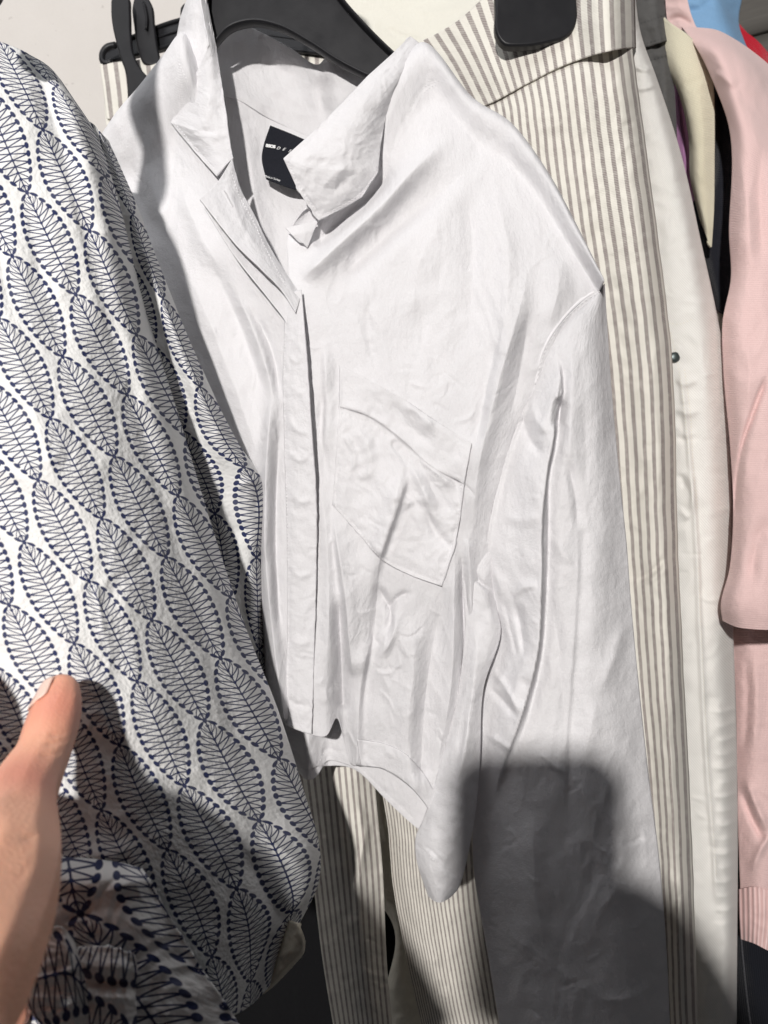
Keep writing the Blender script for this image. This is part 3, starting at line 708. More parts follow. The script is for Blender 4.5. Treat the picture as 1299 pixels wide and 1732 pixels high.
    # collar: left wing with the part of the stand behind it
    surf('collar_stand', [
        [(352, -40, .578), (338, -30, .583), (322, -10, .590), (306, 30, .606)],
        [(350, 10, .577), (336, 20, .582), (320, 36, .589), (300, 62, .606)],
        [(358, 50, .574), (340, 62, .579), (320, 76, .587), (294, 92, .604)],
        [(362, 84, .573), (344, 96, .577), (324, 108, .584), (300, 118, .598)],
        [(356, 124, .574), (344, 136, .577), (330, 142, .582), (314, 146, .590)]], m, T, step=2.2, noise=.8, nscale=40, seed=20, folds=[F([(335, 0), (325, 50), (318, 100)], 2, 8), F([(345, 30), (338, 80), (330, 120)], -1.5, 6)])
    cw = surf('collar_wing', [
        [(336, -60, .574), (340, -62, .576), (346, -64, .582)],
        [(339, -6, .572), (343, -6, .574), (350, -4, .580)],
        [(346, 36, .569), (350, 38, .571), (358, 40, .577)],
        [(354, 76, .565), (359, 77, .567), (366, 80, .574)],
        [(338, 112, .572), (355, 118, .566), (373, 125, .570)],
        [(317, 148, .582), (347, 160, .566), (380, 172, .565)],
        [(288, 207, .590), (335, 222, .567), (388, 232, .562)],
        [(325, 252, .576), (356, 255, .563), (392, 258, .560)],
        [(366, 298, .559), (378, 284, .557), (394, 266, .559)]], m, T, step=1.8, linv=True, zs=10, thick=.0013, seams=[[(359, 92), (341, 120), (322, 152), (296, 205)], [(296, 209), (330, 249), (366, 290)]], folds=[F([(300, 210), (340, 230), (385, 225)], 1.3, 7), F([(320, 225), (350, 222), (370, 230)], -1.2, 5), F([(350, 140), (352, 190), (340, 230)], 1.4, 12)], noise=.7, nscale=35, seed=21, edge_fade=2)
    stitching('stitching', cw, [(359, 92), (341, 120), (322, 152), (296, 205)], th, T)
    stitching('stitching', cw, [(296, 209), (330, 249), (366, 290)], th, T)
    # collar: right wing
    cr = surf('collar_wing', [
        [(694, 61, .562), (706, 70, .563), (716, 80, .567), (728, 100, .576)],
        [(660, 94, .555), (678, 104, .552), (692, 112, .556), (703, 110, .566)],
        [(622, 128, .549), (646, 140, .544), (666, 145, .547), (681, 138, .558)],
        [(580, 172, .543), (606, 182, .537), (632, 192, .540), (653, 196, .552)],
        [(538, 215, .537), (572, 228, .531), (610, 240, .534), (644, 246, .546)],
        [(479, 268, .530), (532, 284, .527), (590, 290, .530), (640, 292, .541)],
        [(504, 322, .533), (542, 320, .530), (580, 322, .533), (612, 334, .541)],
        [(539, 373, .537), (552, 366, .536), (568, 359, .538), (586, 350, .541)]], m, T, step=1.8, linv=True, zs=12, thick=.0014, seams=[[(690, 72), (622, 137), (542, 220), (487, 271)], [(486, 272), (510, 320), (541, 365)], [(543, 365), (585, 344), (608, 329), (632, 300)]],
        folds=[F([(640, 130), (600, 200), (570, 290)], 1.5, 24), F([(520, 300), (560, 320), (600, 300)], -1.2, 8), F([(540, 330), (560, 300), (600, 280)], 1.2, 8), F([(560, 340), (575, 310), (610, 290)], -1.2, 6), F([(500, 270), (540, 260), (580, 270)], 1, 9)], noise=.9, nscale=38, seed=22, edge_fade=2)
    stitching('stitching', cr, [(690, 72), (622, 137), (542, 220), (487, 271)], th, T, w=1.3)
    stitching('stitching', cr, [(486, 272), (510, 320), (541, 365)], th, T, w=1.5)
    stitching('stitching', cr, [(543, 365), (585, 344), (608, 329), (632, 300)], th, T, w=1.5)
    surf('stand_tab', [[(483, 386, .543), (510, 379, .541), (539, 371, .543)], [(494, 398, .541), (512, 394, .539), (532, 388, .541)], [(506, 410, .541), (513, 412, .540), (520, 419, .541)]], m, T, step=1.8, linv=True, thick=.0014)
    # shoulder seams
    stitching('stitching', rf, [(742, 136), (719, 146), (690, 192), (666, 242), (645, 300)], th, T, w=1.3)
    stitching('stitching', rf, [(748, 138), (724, 150), (696, 194), (672, 244), (650, 304)], th, T, w=1.0)
    stitching('stitching', lf, [(303, 108), (322, 148)], th, T)
    stitching('stitching', lf, [(188, 262), (196, 230), (222, 190), (262, 140)], th, T, w=.9)
    stitching('stitching', collar_in, [(358, 152), (400, 161), (455, 192), (525, 224), (600, 242)], th, T)
    # chest pocket
    pk = surf('pocket', [
        [(574, 619), (625, 645), (680, 675), (735, 712), (797, 752)],
        [(574, 690), (622, 707), (672, 740), (728, 790), (783, 822)],
        [(568, 770), (615, 790), (668, 820), (725, 855), (778, 880)],
        [(565, 815), (607, 848), (654, 882), (708, 908), (768, 926)],
        [(562, 854), (602, 898), (642, 944), (692, 972), (747, 992)]], m, T, step=2.2, base=rf, offs=.0022, thick=.0016, seams=[[(577, 622), (577, 700), (571, 780), (567, 852)], [(567, 855), (604, 894), (641, 940), (690, 966), (744, 985)], [(793, 755), (780, 820), (774, 880), (762, 930), (746, 985)], [(577, 698), (625, 715), (672, 750), (728, 798), (781, 826)]], linu=False,
        folds=[F([(576, 690), (625, 708), (672, 742), (728, 790), (783, 820)], -.7, 3.5, 5, .02, .02), F([(576, 684), (625, 701), (672, 735), (728, 784), (785, 814)], 1.0, 6, 3, .05, .05),
               F([(655, 665), (690, 725), (735, 750)], -2.2, 7, 9), F([(680, 670), (720, 700), (735, 740)], 2.2, 12, 6), F([(660, 745), (685, 770), (690, 790)], -3.5, 7, 6), F([(690, 775), (720, 840), (740, 900)], 2.6, 8, 10), F([(700, 770), (745, 805), (775, 830)], 2, 6, 5),
               F([(600, 715), (625, 760), (615, 830)], 1.6, 14, 10), F([(690, 800), (668, 870), (640, 950)], 3.0, 20, 5, .2, .1), F([(720, 800), (750, 850), (770, 870)], -2.2, 9, 8), F([(575, 730), (600, 770), (595, 800)], 1.2, 6), F([(650, 830), (690, 850), (730, 840)], 1.0, 8)] + creases(51, (570, 640, 780, 960), 24, 60, 45, 32, .6, 4.5),
        noise=1.0, nscale=40, seed=25, edge_fade=3, fscale=1.7, lift=lambda u, v: .0028 * np.exp(-(v / .10)**2) * np.sin(np.pi * u)**.5)
    stitching('stitching', pk, [(577, 622), (577, 700), (571, 780), (567, 852)], th, pk.obj, w=1.2)
    stitching('stitching', pk, [(589, 630), (588, 690)], th, pk.obj, w=1.0)
    stitching('stitching', pk, [(567, 855), (604, 894), (641, 940), (690, 966), (744, 985)], th, pk.obj, w=1.3)
    stitching('stitching', pk, [(793, 755), (780, 820), (774, 880), (762, 930), (746, 985)], th, pk.obj, w=1.3)
    stitching('stitching', pk, [(577, 698), (625, 715), (672, 750), (728, 798), (781, 826)], th, pk.obj, w=1.2)
    surf('hem_band', [[(606, 1252), (649, 1258), (687, 1277), (714, 1305), (735, 1340)], [(608, 1275), (649, 1280), (687, 1301), (714, 1329), (737, 1364)], [(611, 1295), (649, 1301), (687, 1325), (713, 1352), (738, 1389)]], m, T, step=2.2, base=rf, offs=.0016, thick=.0014, noise=.4, nscale=30, seed=26, folds=creases(52, (606, 1255, 735, 1370), 12, 80, 30, 25, .5, 4), edge_fade=2)
    surf('pocket_band', [[(574, 617), (625, 643), (680, 673), (735, 710), (798, 750)], [(575, 655), (624, 674), (676, 706), (732, 750), (791, 786)], [(575, 688), (624, 705), (672, 738), (728, 788), (784, 819)]], m, pk.obj, step=2.2, base=pk, offs=.0008, thick=.0007, noise=.4, nscale=30, seed=27, edge_fade=2)
    # woven label at the back of the neck
    lb = surf('brand_label', [[(457, 212, .612), (490, 225, .613), (526, 240, .609), (560, 250, .604)], [(446, 245, .609), (480, 258, .608), (518, 270, .605), (552, 280, .60)], [(443, 272, .606), (478, 290, .603), (516, 302, .601), (550, 308, .598)], [(450, 303, .603), (480, 314, .598), (514, 324, .598), (548, 328, .596)]], MAT['label'], T, step=1.5, thick=.0008)
    def word(txt, px, py, h, ang, shear=0., space=1.0, bold=0.):
        cu = bpy.data.curves.new('lettering', 'FONT'); cu.body = txt; cu.size = 1.0; cu.shear = shear; cu.space_character = space; cu.extrude = .012; cu.offset = bold
        cu.materials.append(MAT['ink'])
        tmp = bpy.data.objects.new('tmp', cu); COL.objects.link(tmp); me = bpy.data.meshes.new_from_object(tmp.evaluated_get(bpy.context.evaluated_depsgraph_get())); bpy.data.objects.remove(tmp)
        me.materials.clear(); me.materials.append(MAT['ink']); o = new_obj('lettering', me, lb.obj)
        z = float(depth_on(lb, np.array([px + 6.]), np.array([py]))[0]) - .0012
        zr = float(depth_on(lb, np.array([px + 20.]), np.array([py + 20 * math.tan(ang)]))[0]) - .0012
        zu = float(depth_on(lb, np.array([px + 6.]), np.array([py - 12.]))[0]) - .0012
        o0 = P(px, py, z)
        ex = P(px + 20, py + 20 * math.tan(ang), zr) - P(px, py, z + (z - zr) * .3); ex /= np.linalg.norm(ex)
        ey = P(px + 6, py - 12, zu) - P(px + 6, py, z); ey = ey - ex * np.dot(ex, ey); ey /= np.linalg.norm(ey); ez = np.cross(ex, ey)
        s = h / FPX * z
        o.matrix_world = Matrix(((ex[0] * s, ey[0] * s, ez[0] * s, o0[0]), (ex[1] * s, ey[1] * s, ez[1] * s, o0[1]), (ex[2] * s, ey[2] * s, ez[2] * s, o0[2]), (0, 0, 0, 1)))
    word('asos', 449, 248, 11.5, .16, 0, .82, .03)
    word('D', 467, 252, 8, .2, .35); word('E', 477, 254, 8, .2, .35); word('S', 487, 257, 8, .2, .35)
    word('Made in Turkey', 447, 299, 5.2, .28, 0, .95)
    return T
build_shirt()

# ------------------------------------------------------------------ black hanger inside the shirt
def build_shirt_hanger():
    T = thing('shirt_hanger', 'wide black plastic hanger holding the white shirt by its collar', 'hanger')
    pl = MAT['plastic']
    out = [(352, 84), (350, 40), (352, 0), (385, -60), (430, -95), (480, -85), (540, -40), (590, 20), (660, 92), (760, 170), (750, 190), (640, 140), (575, 108), (522, 74), (472, 48), (425, 40), (386, 52), (366, 74), (362, 90)]
    slab('arm_web', out, .584, .006, pl, T, .002, tilt=(-.00002, 0))
    tube('rim', [(358, 84, .586), (368, 71, .585), (387, 51, .585), (425, 39, .584), (472, 47, .583), (522, 73, .582), (575, 107, .581), (640, 139, .580), (750, 188, .578)], .0017, pl, T, 10, 3.0)
    tube('rim', [(352, 30, .586), (351, 0, .586), (384, -62, .586), (430, -97, .585), (482, -87, .584), (542, -42, .583), (592, 19, .582), (661, 90, .580), (760, 169, .578)], .0017, pl, T, 10, 3.0)
    tube('hook', [(430, -95, .587), (428, -160, .587), (440, -230, .587), (490, -270, .587), (540, -240, .587), (550, -190, .587)], .0022, MAT['rivet'], T)
build_shirt_hanger()

# ------------------------------------------------------------------ striped trousers and their clip hanger
def build_trousers():
    T = thing('striped_trousers', 'cream trousers with taupe pinstripes hanging behind the white shirt', 'trousers')
    m = MAT['stripes']
    band = surf('waistband', [
        [(168, 108, .80), (300, 95, .79), (450, 90, .765), (600, 95, .735), (705, 73, .70), (770, 38, .675), (850, -30, .655), (960, -70, .645), (1062, -90, .65), (1072, -90, .67)],
        [(174, 150, .795), (305, 150, .78), (455, 150, .755), (605, 160, .725), (740, 125, .69), (800, 95, .665), (870, 60, .645), (960, 20, .635), (1064, 0, .638), (1074, 0, .66)],
        [(180, 200, .79), (310, 230, .77), (460, 240, .745), (640, 240, .71), (780, 196, .68), (835, 172, .655), (890, 142, .638), (970, 104, .628), (1066, 82, .632), (1076, 82, .655)]],
        m, T, folds=[F([(800, 60), (830, 110), (850, 160)], 2, 16), F([(890, 40), (910, 90), (915, 120)], -2, 20), F([(190, 110), (200, 160), (215, 200)], 3, 10)], noise=1.0, nscale=90, seed=31, uvscale=.80)
    body = surf('front', [
        [(176, 176, 0.803), (308, 208, 0.783), (458, 218, 0.758), (636, 218, 0.724), (772, 176, 0.694), (828, 150, 0.669), (884, 120, 0.653), (966, 82, 0.643), (1064, 62, 0.644), (1069, 62, 0.651)],
        [(178, 200, 0.793), (310, 232, 0.773), (460, 242, 0.748), (640, 242, 0.713), (780, 198, 0.683), (835, 174, 0.658), (890, 144, 0.641), (970, 106, 0.631), (1066, 84, 0.632), (1071, 84, 0.639)],
        [(205, 300, 0.78), (330, 320, 0.76), (480, 330, 0.735), (650, 340, 0.7), (790, 330, 0.67), (850, 320, 0.648), (910, 300, 0.632), (990, 270, 0.622), (1085, 230, 0.623), (1090, 230, 0.63)],
        [(290, 600, 0.76), (400, 600, 0.74), (530, 600, 0.715), (680, 600, 0.69), (820, 600, 0.665), (890, 600, 0.645), (950, 600, 0.63), (1035, 600, 0.622), (1131, 600, 0.623), (1136, 600, 0.63)],
        [(400, 900, 0.74), (480, 900, 0.725), (580, 900, 0.705), (710, 900, 0.685), (850, 900, 0.66), (920, 900, 0.643), (980, 900, 0.63), (1058, 900, 0.622), (1141, 900, 0.623), (1146, 900, 0.63)],
        [(560, 1150, 0.6667), (590, 1150, 0.6531), (640, 1150, 0.645), (730, 1150, 0.6411), (860, 1150, 0.6342), (935, 1150, 0.6285), (1000, 1150, 0.6225), (1076, 1150, 0.6173), (1152, 1150, 0.6183), (1157, 1150, 0.6253)],
        [(640, 1320, 0.612), (668, 1320, 0.6), (705, 1320, 0.594), (770, 1320, 0.597), (870, 1320, 0.605), (950, 1320, 0.612), (1020, 1320, 0.614), (1092, 1320, 0.612), (1161, 1320, 0.613), (1166, 1320, 0.62)],
        [(668, 1520, 0.612), (692, 1520, 0.6), (725, 1520, 0.594), (785, 1520, 0.597), (880, 1520, 0.605), (960, 1520, 0.612), (1032, 1520, 0.614), (1105, 1520, 0.612), (1169, 1520, 0.613), (1174, 1520, 0.62)],
        [(712, 1732, 0.612), (732, 1732, 0.6), (762, 1732, 0.594), (820, 1732, 0.597), (900, 1732, 0.605), (975, 1732, 0.612), (1045, 1732, 0.614), (1115, 1732, 0.612), (1176, 1732, 0.613), (1181, 1732, 0.62)],
        [(770, 1950, 0.612), (790, 1950, 0.6), (820, 1950, 0.594), (870, 1950, 0.597), (940, 1950, 0.605), (1000, 1950, 0.612), (1060, 1950, 0.614), (1125, 1950, 0.612), (1185, 1950, 0.613), (1190, 1950, 0.62)]],
        m, T, folds=[F([(1108, 700), (1116, 780), (1110, 850)], 2.5, 6, 5), F([(1096, 780), (1090, 820), (1060, 870)], -3, 6), F([(1130, 935), (1105, 965), (1070, 985)], -5, 5, 7), F([(1135, 950), (1110, 975), (1085, 990)], 4, 6),
                     F([(860, 230), (890, 300), (905, 400)], 3, 14), F([(900, 190), (920, 260), (935, 350)], -3, 12), F([(1070, 200), (1068, 205), (1050, 215)], -3, 5), F([(1122, 900), (1126, 1010), (1132, 1150)], 4, 5, 6), F([(1040, 640), (1060, 800), (1080, 960)], 1.5, 14), F([(720, 1450), (745, 1600), (790, 1740)], -3, 12, 14), F([(690, 1340), (720, 1500), (750, 1740)], 3, 16), F([(1122, 1150), (1134, 1280), (1138, 1400), (1142, 1480)], 4, 5, 6), F([(1160, 1500), (1140, 1530), (1125, 1590)], -4, 6), F([(1150, 1500), (1146, 1560), (1150, 1640)], 5, 7), F([(1138, 1540), (1132, 1600), (1140, 1680)], -4, 6), F([(820, 1480), (840, 1600), (870, 1740)], 3, 14)] + creases(62, (1080, 1150, 1170, 1700), 20, 60, 40, 40, 1.2, 5) + creases(63, (650, 1320, 850, 1730), 16, 15, 20, 40, 1.0, 6) + creases(61, (1020, 250, 1140, 1140), 26, 20, 25, 40, 1.2, 5), noise=1.3, nscale=60, nstretch=1.2, seed=32, uvscale=1.16, fscale=.6, rag=0.8)
    tube('waist_seam', np.concatenate([(q := np.array([(800, 188), (835, 172), (890, 143), (970, 105), (1064, 83)], float)), (depth_on([band, body], q[:, 0], q[:, 1]) - .0002)[:, None]], 1), .0009, MAT['stripes'], T, 6)
    surf('trouser_leg', [
        [(480, 1150, .625), (525, 1150, .602), (575, 1150, .592), (622, 1150, .602)],
        [(505, 1320, .612), (545, 1320, .588), (590, 1320, .577), (634, 1320, .590)],
        [(528, 1480, .610), (562, 1480, .585), (604, 1480, .573), (648, 1480, .588)],
        [(545, 1620, .610), (578, 1620, .585), (614, 1620, .573), (654, 1620, .588)],
        [(575, 1800, .610), (602, 1800, .585), (634, 1800, .575), (670, 1800, .588)]],
        m, T, back=.05, folds=[F([(600, 1330), (615, 1420), (605, 1500), (615, 1620)], 4, 9, 8), F([(575, 1330), (590, 1430), (598, 1560)], -4, 9), F([(630, 1380), (610, 1440), (600, 1480)], 3, 8)] + creases(64, (530, 1320, 640, 1700), 14, 60, 30, 50, 1.2, 6), noise=1.2, nscale=50, seed=34, uvscale=1.35)
    # pale inside facing of the waistband at the back
    surf('inner_waistband', [
        [(560, -60, .79), (640, -60, .78), (740, -60, .765), (830, -70, .74)],
        [(590, 20, .775), (650, 10, .77), (740, -5, .755), (820, -20, .73)],
        [(620, 80, .76), (660, 70, .755), (720, 70, .735), (800, 40, .71)],
        [(640, 150, .755), (680, 150, .75), (740, 150, .73), (810, 120, .70)]], MAT['facing'], T, folds=[F([(634, 20), (632, 60), (640, 90)], 3, 5, 8), F([(640, 40), (680, 62), (720, 70)], -2, 6), F([(690, 10), (740, 20), (790, 5)], 3, 8, 5)], noise=1.0, nscale=60, seed=35)
    # clip hanger
    H = thing('clip_hanger', 'black plastic clip hanger gripping the striped trousers', 'hanger')
    p = MAT['plastic']
    def bar(y0):
        return slab('bar', y0, .783, .006, p, H, .001, tilt=(-.00022, 0), smooth=False)
    bar([(176, 82), (236, 56), (330, 27), (470, 45), (600, 62), (600, 98), (470, 84), (330, 70), (240, 92), (178, 106)])
    xb = np.mean([176, 236, 330, 470, 600, 600, 470, 330, 240, 178])
    zb = lambda x: .783 - (x - xb) * .00022 - .0006
    for line, r_ in (([(178, 84), (236, 58), (330, 29), (470, 47), (596, 64)], .0022), ([(180, 105), (240, 90), (330, 69), (470, 82), (596, 96)], .0022), ([(236, 73), (330, 47), (470, 62), (596, 80)], .0012)):
        tube('bar_rib', [(x, y, zb(x)) for x, y in line], r_, p, H, 8)
    tube('end_hook', [(196, 76, .80), (181, 80, .80), (173, 92, .80), (175, 106, .80), (190, 105, .80)], .0032, p, H, 10)
    def paddle(outline, z, name='clip_jaw', d=.006):
        o = slab(name, outline, z, d, p, H, .0022); return o
    paddle([(187, 14), (190, -8), (204, -16), (217, -6), (220, 20), (221, 55), (226, 92), (238, 116), (250, 130), (252, 160), (236, 200), (216, 190), (215, 160), (211, 120), (203, 97), (195, 68), (189, 40)], .775)
    paddle([(224, 6), (230, -10), (244, -10), (256, 6), (261, 40), (268, 88), (272, 106), (244, 108), (232, 80), (226, 45)], .792)
    tube('clip_ridge', [(243, 4, .789), (248, 30, .789), (247, 50, .789)], .0014, p, H, 8)
    paddle([(304, 26), (306, 10), (316, 2), (330, 4), (336, 20), (330, 36), (304, 36)], .80)
    paddle([(842, -40), (838, 20), (840, 58), (852, 74), (880, 77), (930, 70), (960, 60), (974, 42), (976, 0), (972, -40)], .628, d=.01)
    return T
build_trousers()

# ------------------------------------------------------------------ things further along the rail
def build_rail():
    # white jeans
    J = thing('white_jeans', 'white denim jeans hanging between the striped trousers and the pink sweatshirt', 'jeans')
    wd = MAT['white_denim']
    j = surf('leg_front', [
        [(1030, -60, .68), (1045, -60, .668), (1058, -60, .665), (1066, -60, .675), (1070, -60, .69)],
        [(1040, 60, .68), (1056, 60, .666), (1070, 60, .662), (1080, 60, .67), (1085, 60, .685)],
        [(1050, 130, .68), (1070, 130, .662), (1090, 130, .655), (1103, 130, .662), (1110, 130, .68)],
        [(1060, 260, .675), (1090, 260, .655), (1115, 260, .648), (1138, 260, .652), (1152, 260, .672)],
        [(1075, 400, .67), (1110, 400, .65), (1140, 400, .642), (1168, 400, .645), (1184, 400, .668)],
        [(1090, 600, .668), (1130, 600, .645), (1165, 600, .636), (1200, 600, .638), (1224, 600, .66)],
        [(1100, 800, .666), (1142, 800, .642), (1178, 800, .634), (1212, 800, .636), (1236, 800, .658)],
        [(1105, 1000, .666), (1148, 1000, .642), (1184, 1000, .634), (1216, 1000, .636), (1238, 1000, .656)],
        [(1110, 1200, .666), (1156, 1200, .642), (1192, 1200, .634), (1224, 1200, .636), (1245, 1200, .656)],
        [(1115, 1420, .666), (1164, 1420, .642), (1203, 1420, .634), (1232, 1420, .636), (1248, 1420, .656)],
        [(1120, 1600, .666), (1168, 1600, .642), (1208, 1600, .634), (1234, 1600, .636), (1247, 1600, .656)],
        [(1125, 1850, .666), (1172, 1850, .642), (1210, 1850, .634), (1234, 1850, .636), (1245, 1850, .656)]], wd, J, back=.05, fscale=1.7, folds=[
        F([(1150, 620), (1166, 770), (1177, 900), (1182, 1030), (1187, 1150), (1194, 1280), (1206, 1430), (1214, 1560)], 2.4, 4, 7, .04, .1), F([(1156, 620), (1172, 770), (1184, 900), (1189, 1030), (1194, 1150)], -1.2, 4),
        F([(1140, 640), (1160, 650), (1180, 640)], 1.5, 5), F([(1140, 690), (1165, 700), (1185, 690)], 1.6, 6), F([(1145, 740), (1165, 748)], -1.6, 5), F([(1160, 790), (1172, 830), (1165, 880)], 2.2, 7), F([(1150, 800), (1160, 830)], -2, 6), F([(1150, 860), (1165, 880)], 1.5, 5),
        F([(1070, 110), (1090, 118), (1105, 115)], 2.0, 4), F([(1072, 150), (1098, 148), (1110, 142)], 1.8, 4)] + [F([(1200 + (k % 3) * 4, 1200 + k * 24), (1222, 1204 + k * 24), (1246, 1196 + k * 24)], 1.1 if k % 2 else 1.6, 6, 4, .4, .1) for k in range(16)] + creases(71, (1100, 400, 1230, 1600), 40, 10, 25, 34, .9, 5), noise=1.2, nscale=45, seed=41)
    stitching('stitching', j, [(1128, 540), (1146, 612), (1158, 700), (1165, 770)], MAT['cream_thread'], J, w=1.6)
    stitching('stitching', j, [(1158, 625), (1168, 700), (1172, 780), (1180, 860)], MAT['cream_thread'], J, w=1.6)
    stitching('stitching', j, [(1125, 545), (1150, 548), (1170, 540)], MAT['cream_thread'], J, w=1.2)
    stitching('stitching', j, [(1181, 960), (1190, 1150), (1198, 1290), (1212, 1480)], MAT['cream_thread'], J, w=1.0)
    # rivet: a domed metal disc
    bm = bmesh.new(); bmesh.ops.create_uvsphere(bm, u_segments=20, v_segments=10, radius=.0044)
    for v in bm.verts: v.co.z *= .4
    me = bpy.data.meshes.new('rivet'); bm.to_mesh(me); bm.free(); me.materials.append(MAT['rivet']); [setattr(p_, 'use_smooth', True) for p_ in me.polygons]
    r = new_obj('rivet', me, J); z = float(depth_on(j, np.array([1142.]), np.array([604.]))[0]); c = P(1142, 604, z - .0012)
    r.matrix_world = Matrix.Translation(Vector(c)) @ camo.matrix_world.to_3x3().to_4x4()
    # grey jeans
    G = thing('grey_jeans', 'washed black jeans, a narrow strip between the white jeans and the cream knit', 'jeans')
    gj = surf('waistband', [[(1040, -60, .75), (1080, -60, .735), (1112, -60, .732), (1124, -60, .745)], [(1055, 30, .75), (1090, 30, .733), (1118, 30, .73), (1128, 30, .745)], [(1066, 84, .75), (1098, 78, .732), (1124, 70, .728), (1135, 68, .744)]], MAT['grey_denim'], G, noise=1.2, nscale=30, seed=42, thick=.0015, folds=[F([(1090, 20), (1100, 45), (1120, 40)], 2, 6), F([(1080, 5), (1100, 0), (1120, -4)], -1.5, 5)])
    gb = surf('leg_front', [[(1064, 80, .755), (1098, 76, .738), (1124, 68, .734), (1134, 66, .748)], [(1080, 160, .75), (1110, 155, .735), (1131, 150, .732), (1141, 148, .746)], [(1095, 260, .75), (1118, 260, .735), (1138, 258, .732), (1146, 256, .745)], [(1110, 420, .76), (1126, 420, .745), (1140, 420, .742), (1148, 420, .755)], [(1150, 900, .75), (1176, 900, .735), (1194, 900, .732), (1202, 900, .745)]], MAT['grey_denim'], G, back=.04, noise=1.4, nscale=24, seed=43, folds=[F([(1100, 95), (1120, 92), (1138, 86)], 2, 4), F([(1110, 210), (1125, 205), (1142, 200)], 1.6, 5)])
    stitching('stitching', gj, [(1078, 40), (1100, 34), (1126, 24)], MAT['grey_thread'], G, w=1.8)
    stitching('stitching', gj, [(1082, 76), (1104, 70), (1130, 62)], MAT['grey_thread'], G, w=1.8)
    stitching('stitching', gb, [(1088, 104), (1112, 98), (1134, 92)], MAT['grey_thread'], G, w=1.8)
    # lilac garment
    Li = thing('lilac_top', 'thin lilac top, only a sliver showing beside the cream knit', 'top')
    surf('side', [[(1120, 60, .80), (1136, 60, .785), (1150, 60, .78), (1156, 60, .80)], [(1128, 160, .80), (1140, 160, .782), (1154, 175, .778), (1160, 178, .80)], [(1136, 260, .80), (1150, 260, .78), (1166, 270, .776), (1172, 270, .80)], [(1146, 420, .80), (1160, 420, .78), (1174, 420, .776), (1182, 420, .80)], [(1170, 800, .80), (1184, 800, .78), (1200, 800, .776), (1210, 800, .80)]], MAT['lilac'], Li, back=.03, noise=.8, nscale=40, seed=44)
    # cream and black knit
    K = thing('knit_cardigan', 'cream knit with broad black bands, squeezed behind the pink sweatshirt', 'cardigan')
    surf('cream_band', [[(1108, 20, .745), (1136, 40, .728), (1165, 60, .722), (1195, 90, .73)], [(1118, 90, .742), (1150, 110, .722), (1180, 122, .716), (1206, 140, .722)], [(1148, 160, .742), (1164, 180, .722), (1184, 190, .716), (1209, 196, .720)], [(1164, 230, .742), (1174, 250, .722), (1188, 260, .716), (1209, 270, .720)], [(1167, 300, .742), (1177, 315, .722), (1190, 330, .716), (1208, 350, .719)], [(1182, 368, .742), (1190, 388, .724), (1196, 404, .718), (1204, 418, .719)]], MAT['cream_knit'], K, thick=.003, noise=.8, nscale=60, seed=45, folds=[F([(1160, 300), (1180, 360), (1200, 415)], -2, 5), F([(1180, 130), (1190, 230), (1185, 330)], 2, 16)])
    surf('black_band', [[(1190, 100, .76), (1212, 120, .742), (1240, 150, .735)], [(1196, 300, .755), (1216, 300, .737), (1244, 300, .735)], [(1170, 360, .755), (1205, 415, .736), (1244, 420, .735)], [(1184, 440, .755), (1212, 470, .736), (1246, 480, .735)], [(1208, 522, .755), (1222, 532, .737), (1248, 545, .735)]], MAT['black_knit'], K, thick=.003, noise=.8, nscale=50, seed=46)
    surf('lower_band', [[(1205, 505, .758), (1222, 516, .74), (1250, 530, .737)], [(1212, 600, .756), (1228, 600, .74), (1256, 600, .735)], [(1230, 900, .756), (1244, 900, .74), (1270, 900, .735)]], MAT['cream_knit'], K, thick=.003, seed=47)
    # pink sweatshirt: body behind, sleeve in front with its cuff
    Pk = thing('pink_sweatshirt', 'pale pink sweatshirt with ribbed hem and a folded short sleeve', 'sweatshirt')
    pk = MAT['pink']
    surf('neck', [[(1100, -40, .775), (1135, -30, .755), (1160, -10, .75)], [(1112, 8, .77), (1148, 22, .752), (1175, 40, .745)], [(1125, 52, .765), (1160, 52, .748), (1190, 62, .74)]], pk, Pk, noise=1.2, nscale=40, seed=48, folds=[F([(1125, 46), (1145, 30), (1175, 46)], -5, 7)])
    surf('body', [[(1225, 760, .70), (1260, 760, .685), (1320, 760, .675), (1420, 760, .68)], [(1238, 1060, .69), (1262, 1060, .672), (1320, 1060, .662), (1420, 1060, .67)], [(1243, 1250, .688), (1268, 1250, .668), (1320, 1250, .66), (1420, 1250, .67)], [(1248, 1400, .686), (1276, 1400, .668), (1325, 1400, .66), (1420, 1400, .67)], [(1252, 1508, .686), (1276, 1504, .668), (1305, 1512, .662), (1420, 1520, .67)]], pk, Pk, back=.05, noise=1.3, nscale=60, seed=49, folds=[F([(1252, 1330), (1270, 1380), (1296, 1430)], -7, 6, 8), F([(1258, 1310), (1280, 1365), (1305, 1415)], 6, 8), F([(1270, 1480), (1285, 1440), (1310, 1400)], 5, 7), F([(1262, 1100), (1264, 1200), (1258, 1280)], -4, 8), F([(1275, 1100), (1280, 1200), (1270, 1290)], 3, 9)])
    surf('hem_rib', [[(1249, 1504, .684), (1277, 1500, .665), (1306, 1508, .659), (1420, 1516, .667)], [(1250, 1550, .684), (1278, 1552, .665), (1306, 1560, .660), (1420, 1566, .667)], [(1252, 1588, .687), (1276, 1596, .668), (1300, 1608, .663), (1420, 1616, .67)]], MAT['pink_rib'], Pk, back=.04, noise=.8, nscale=40, seed=50)
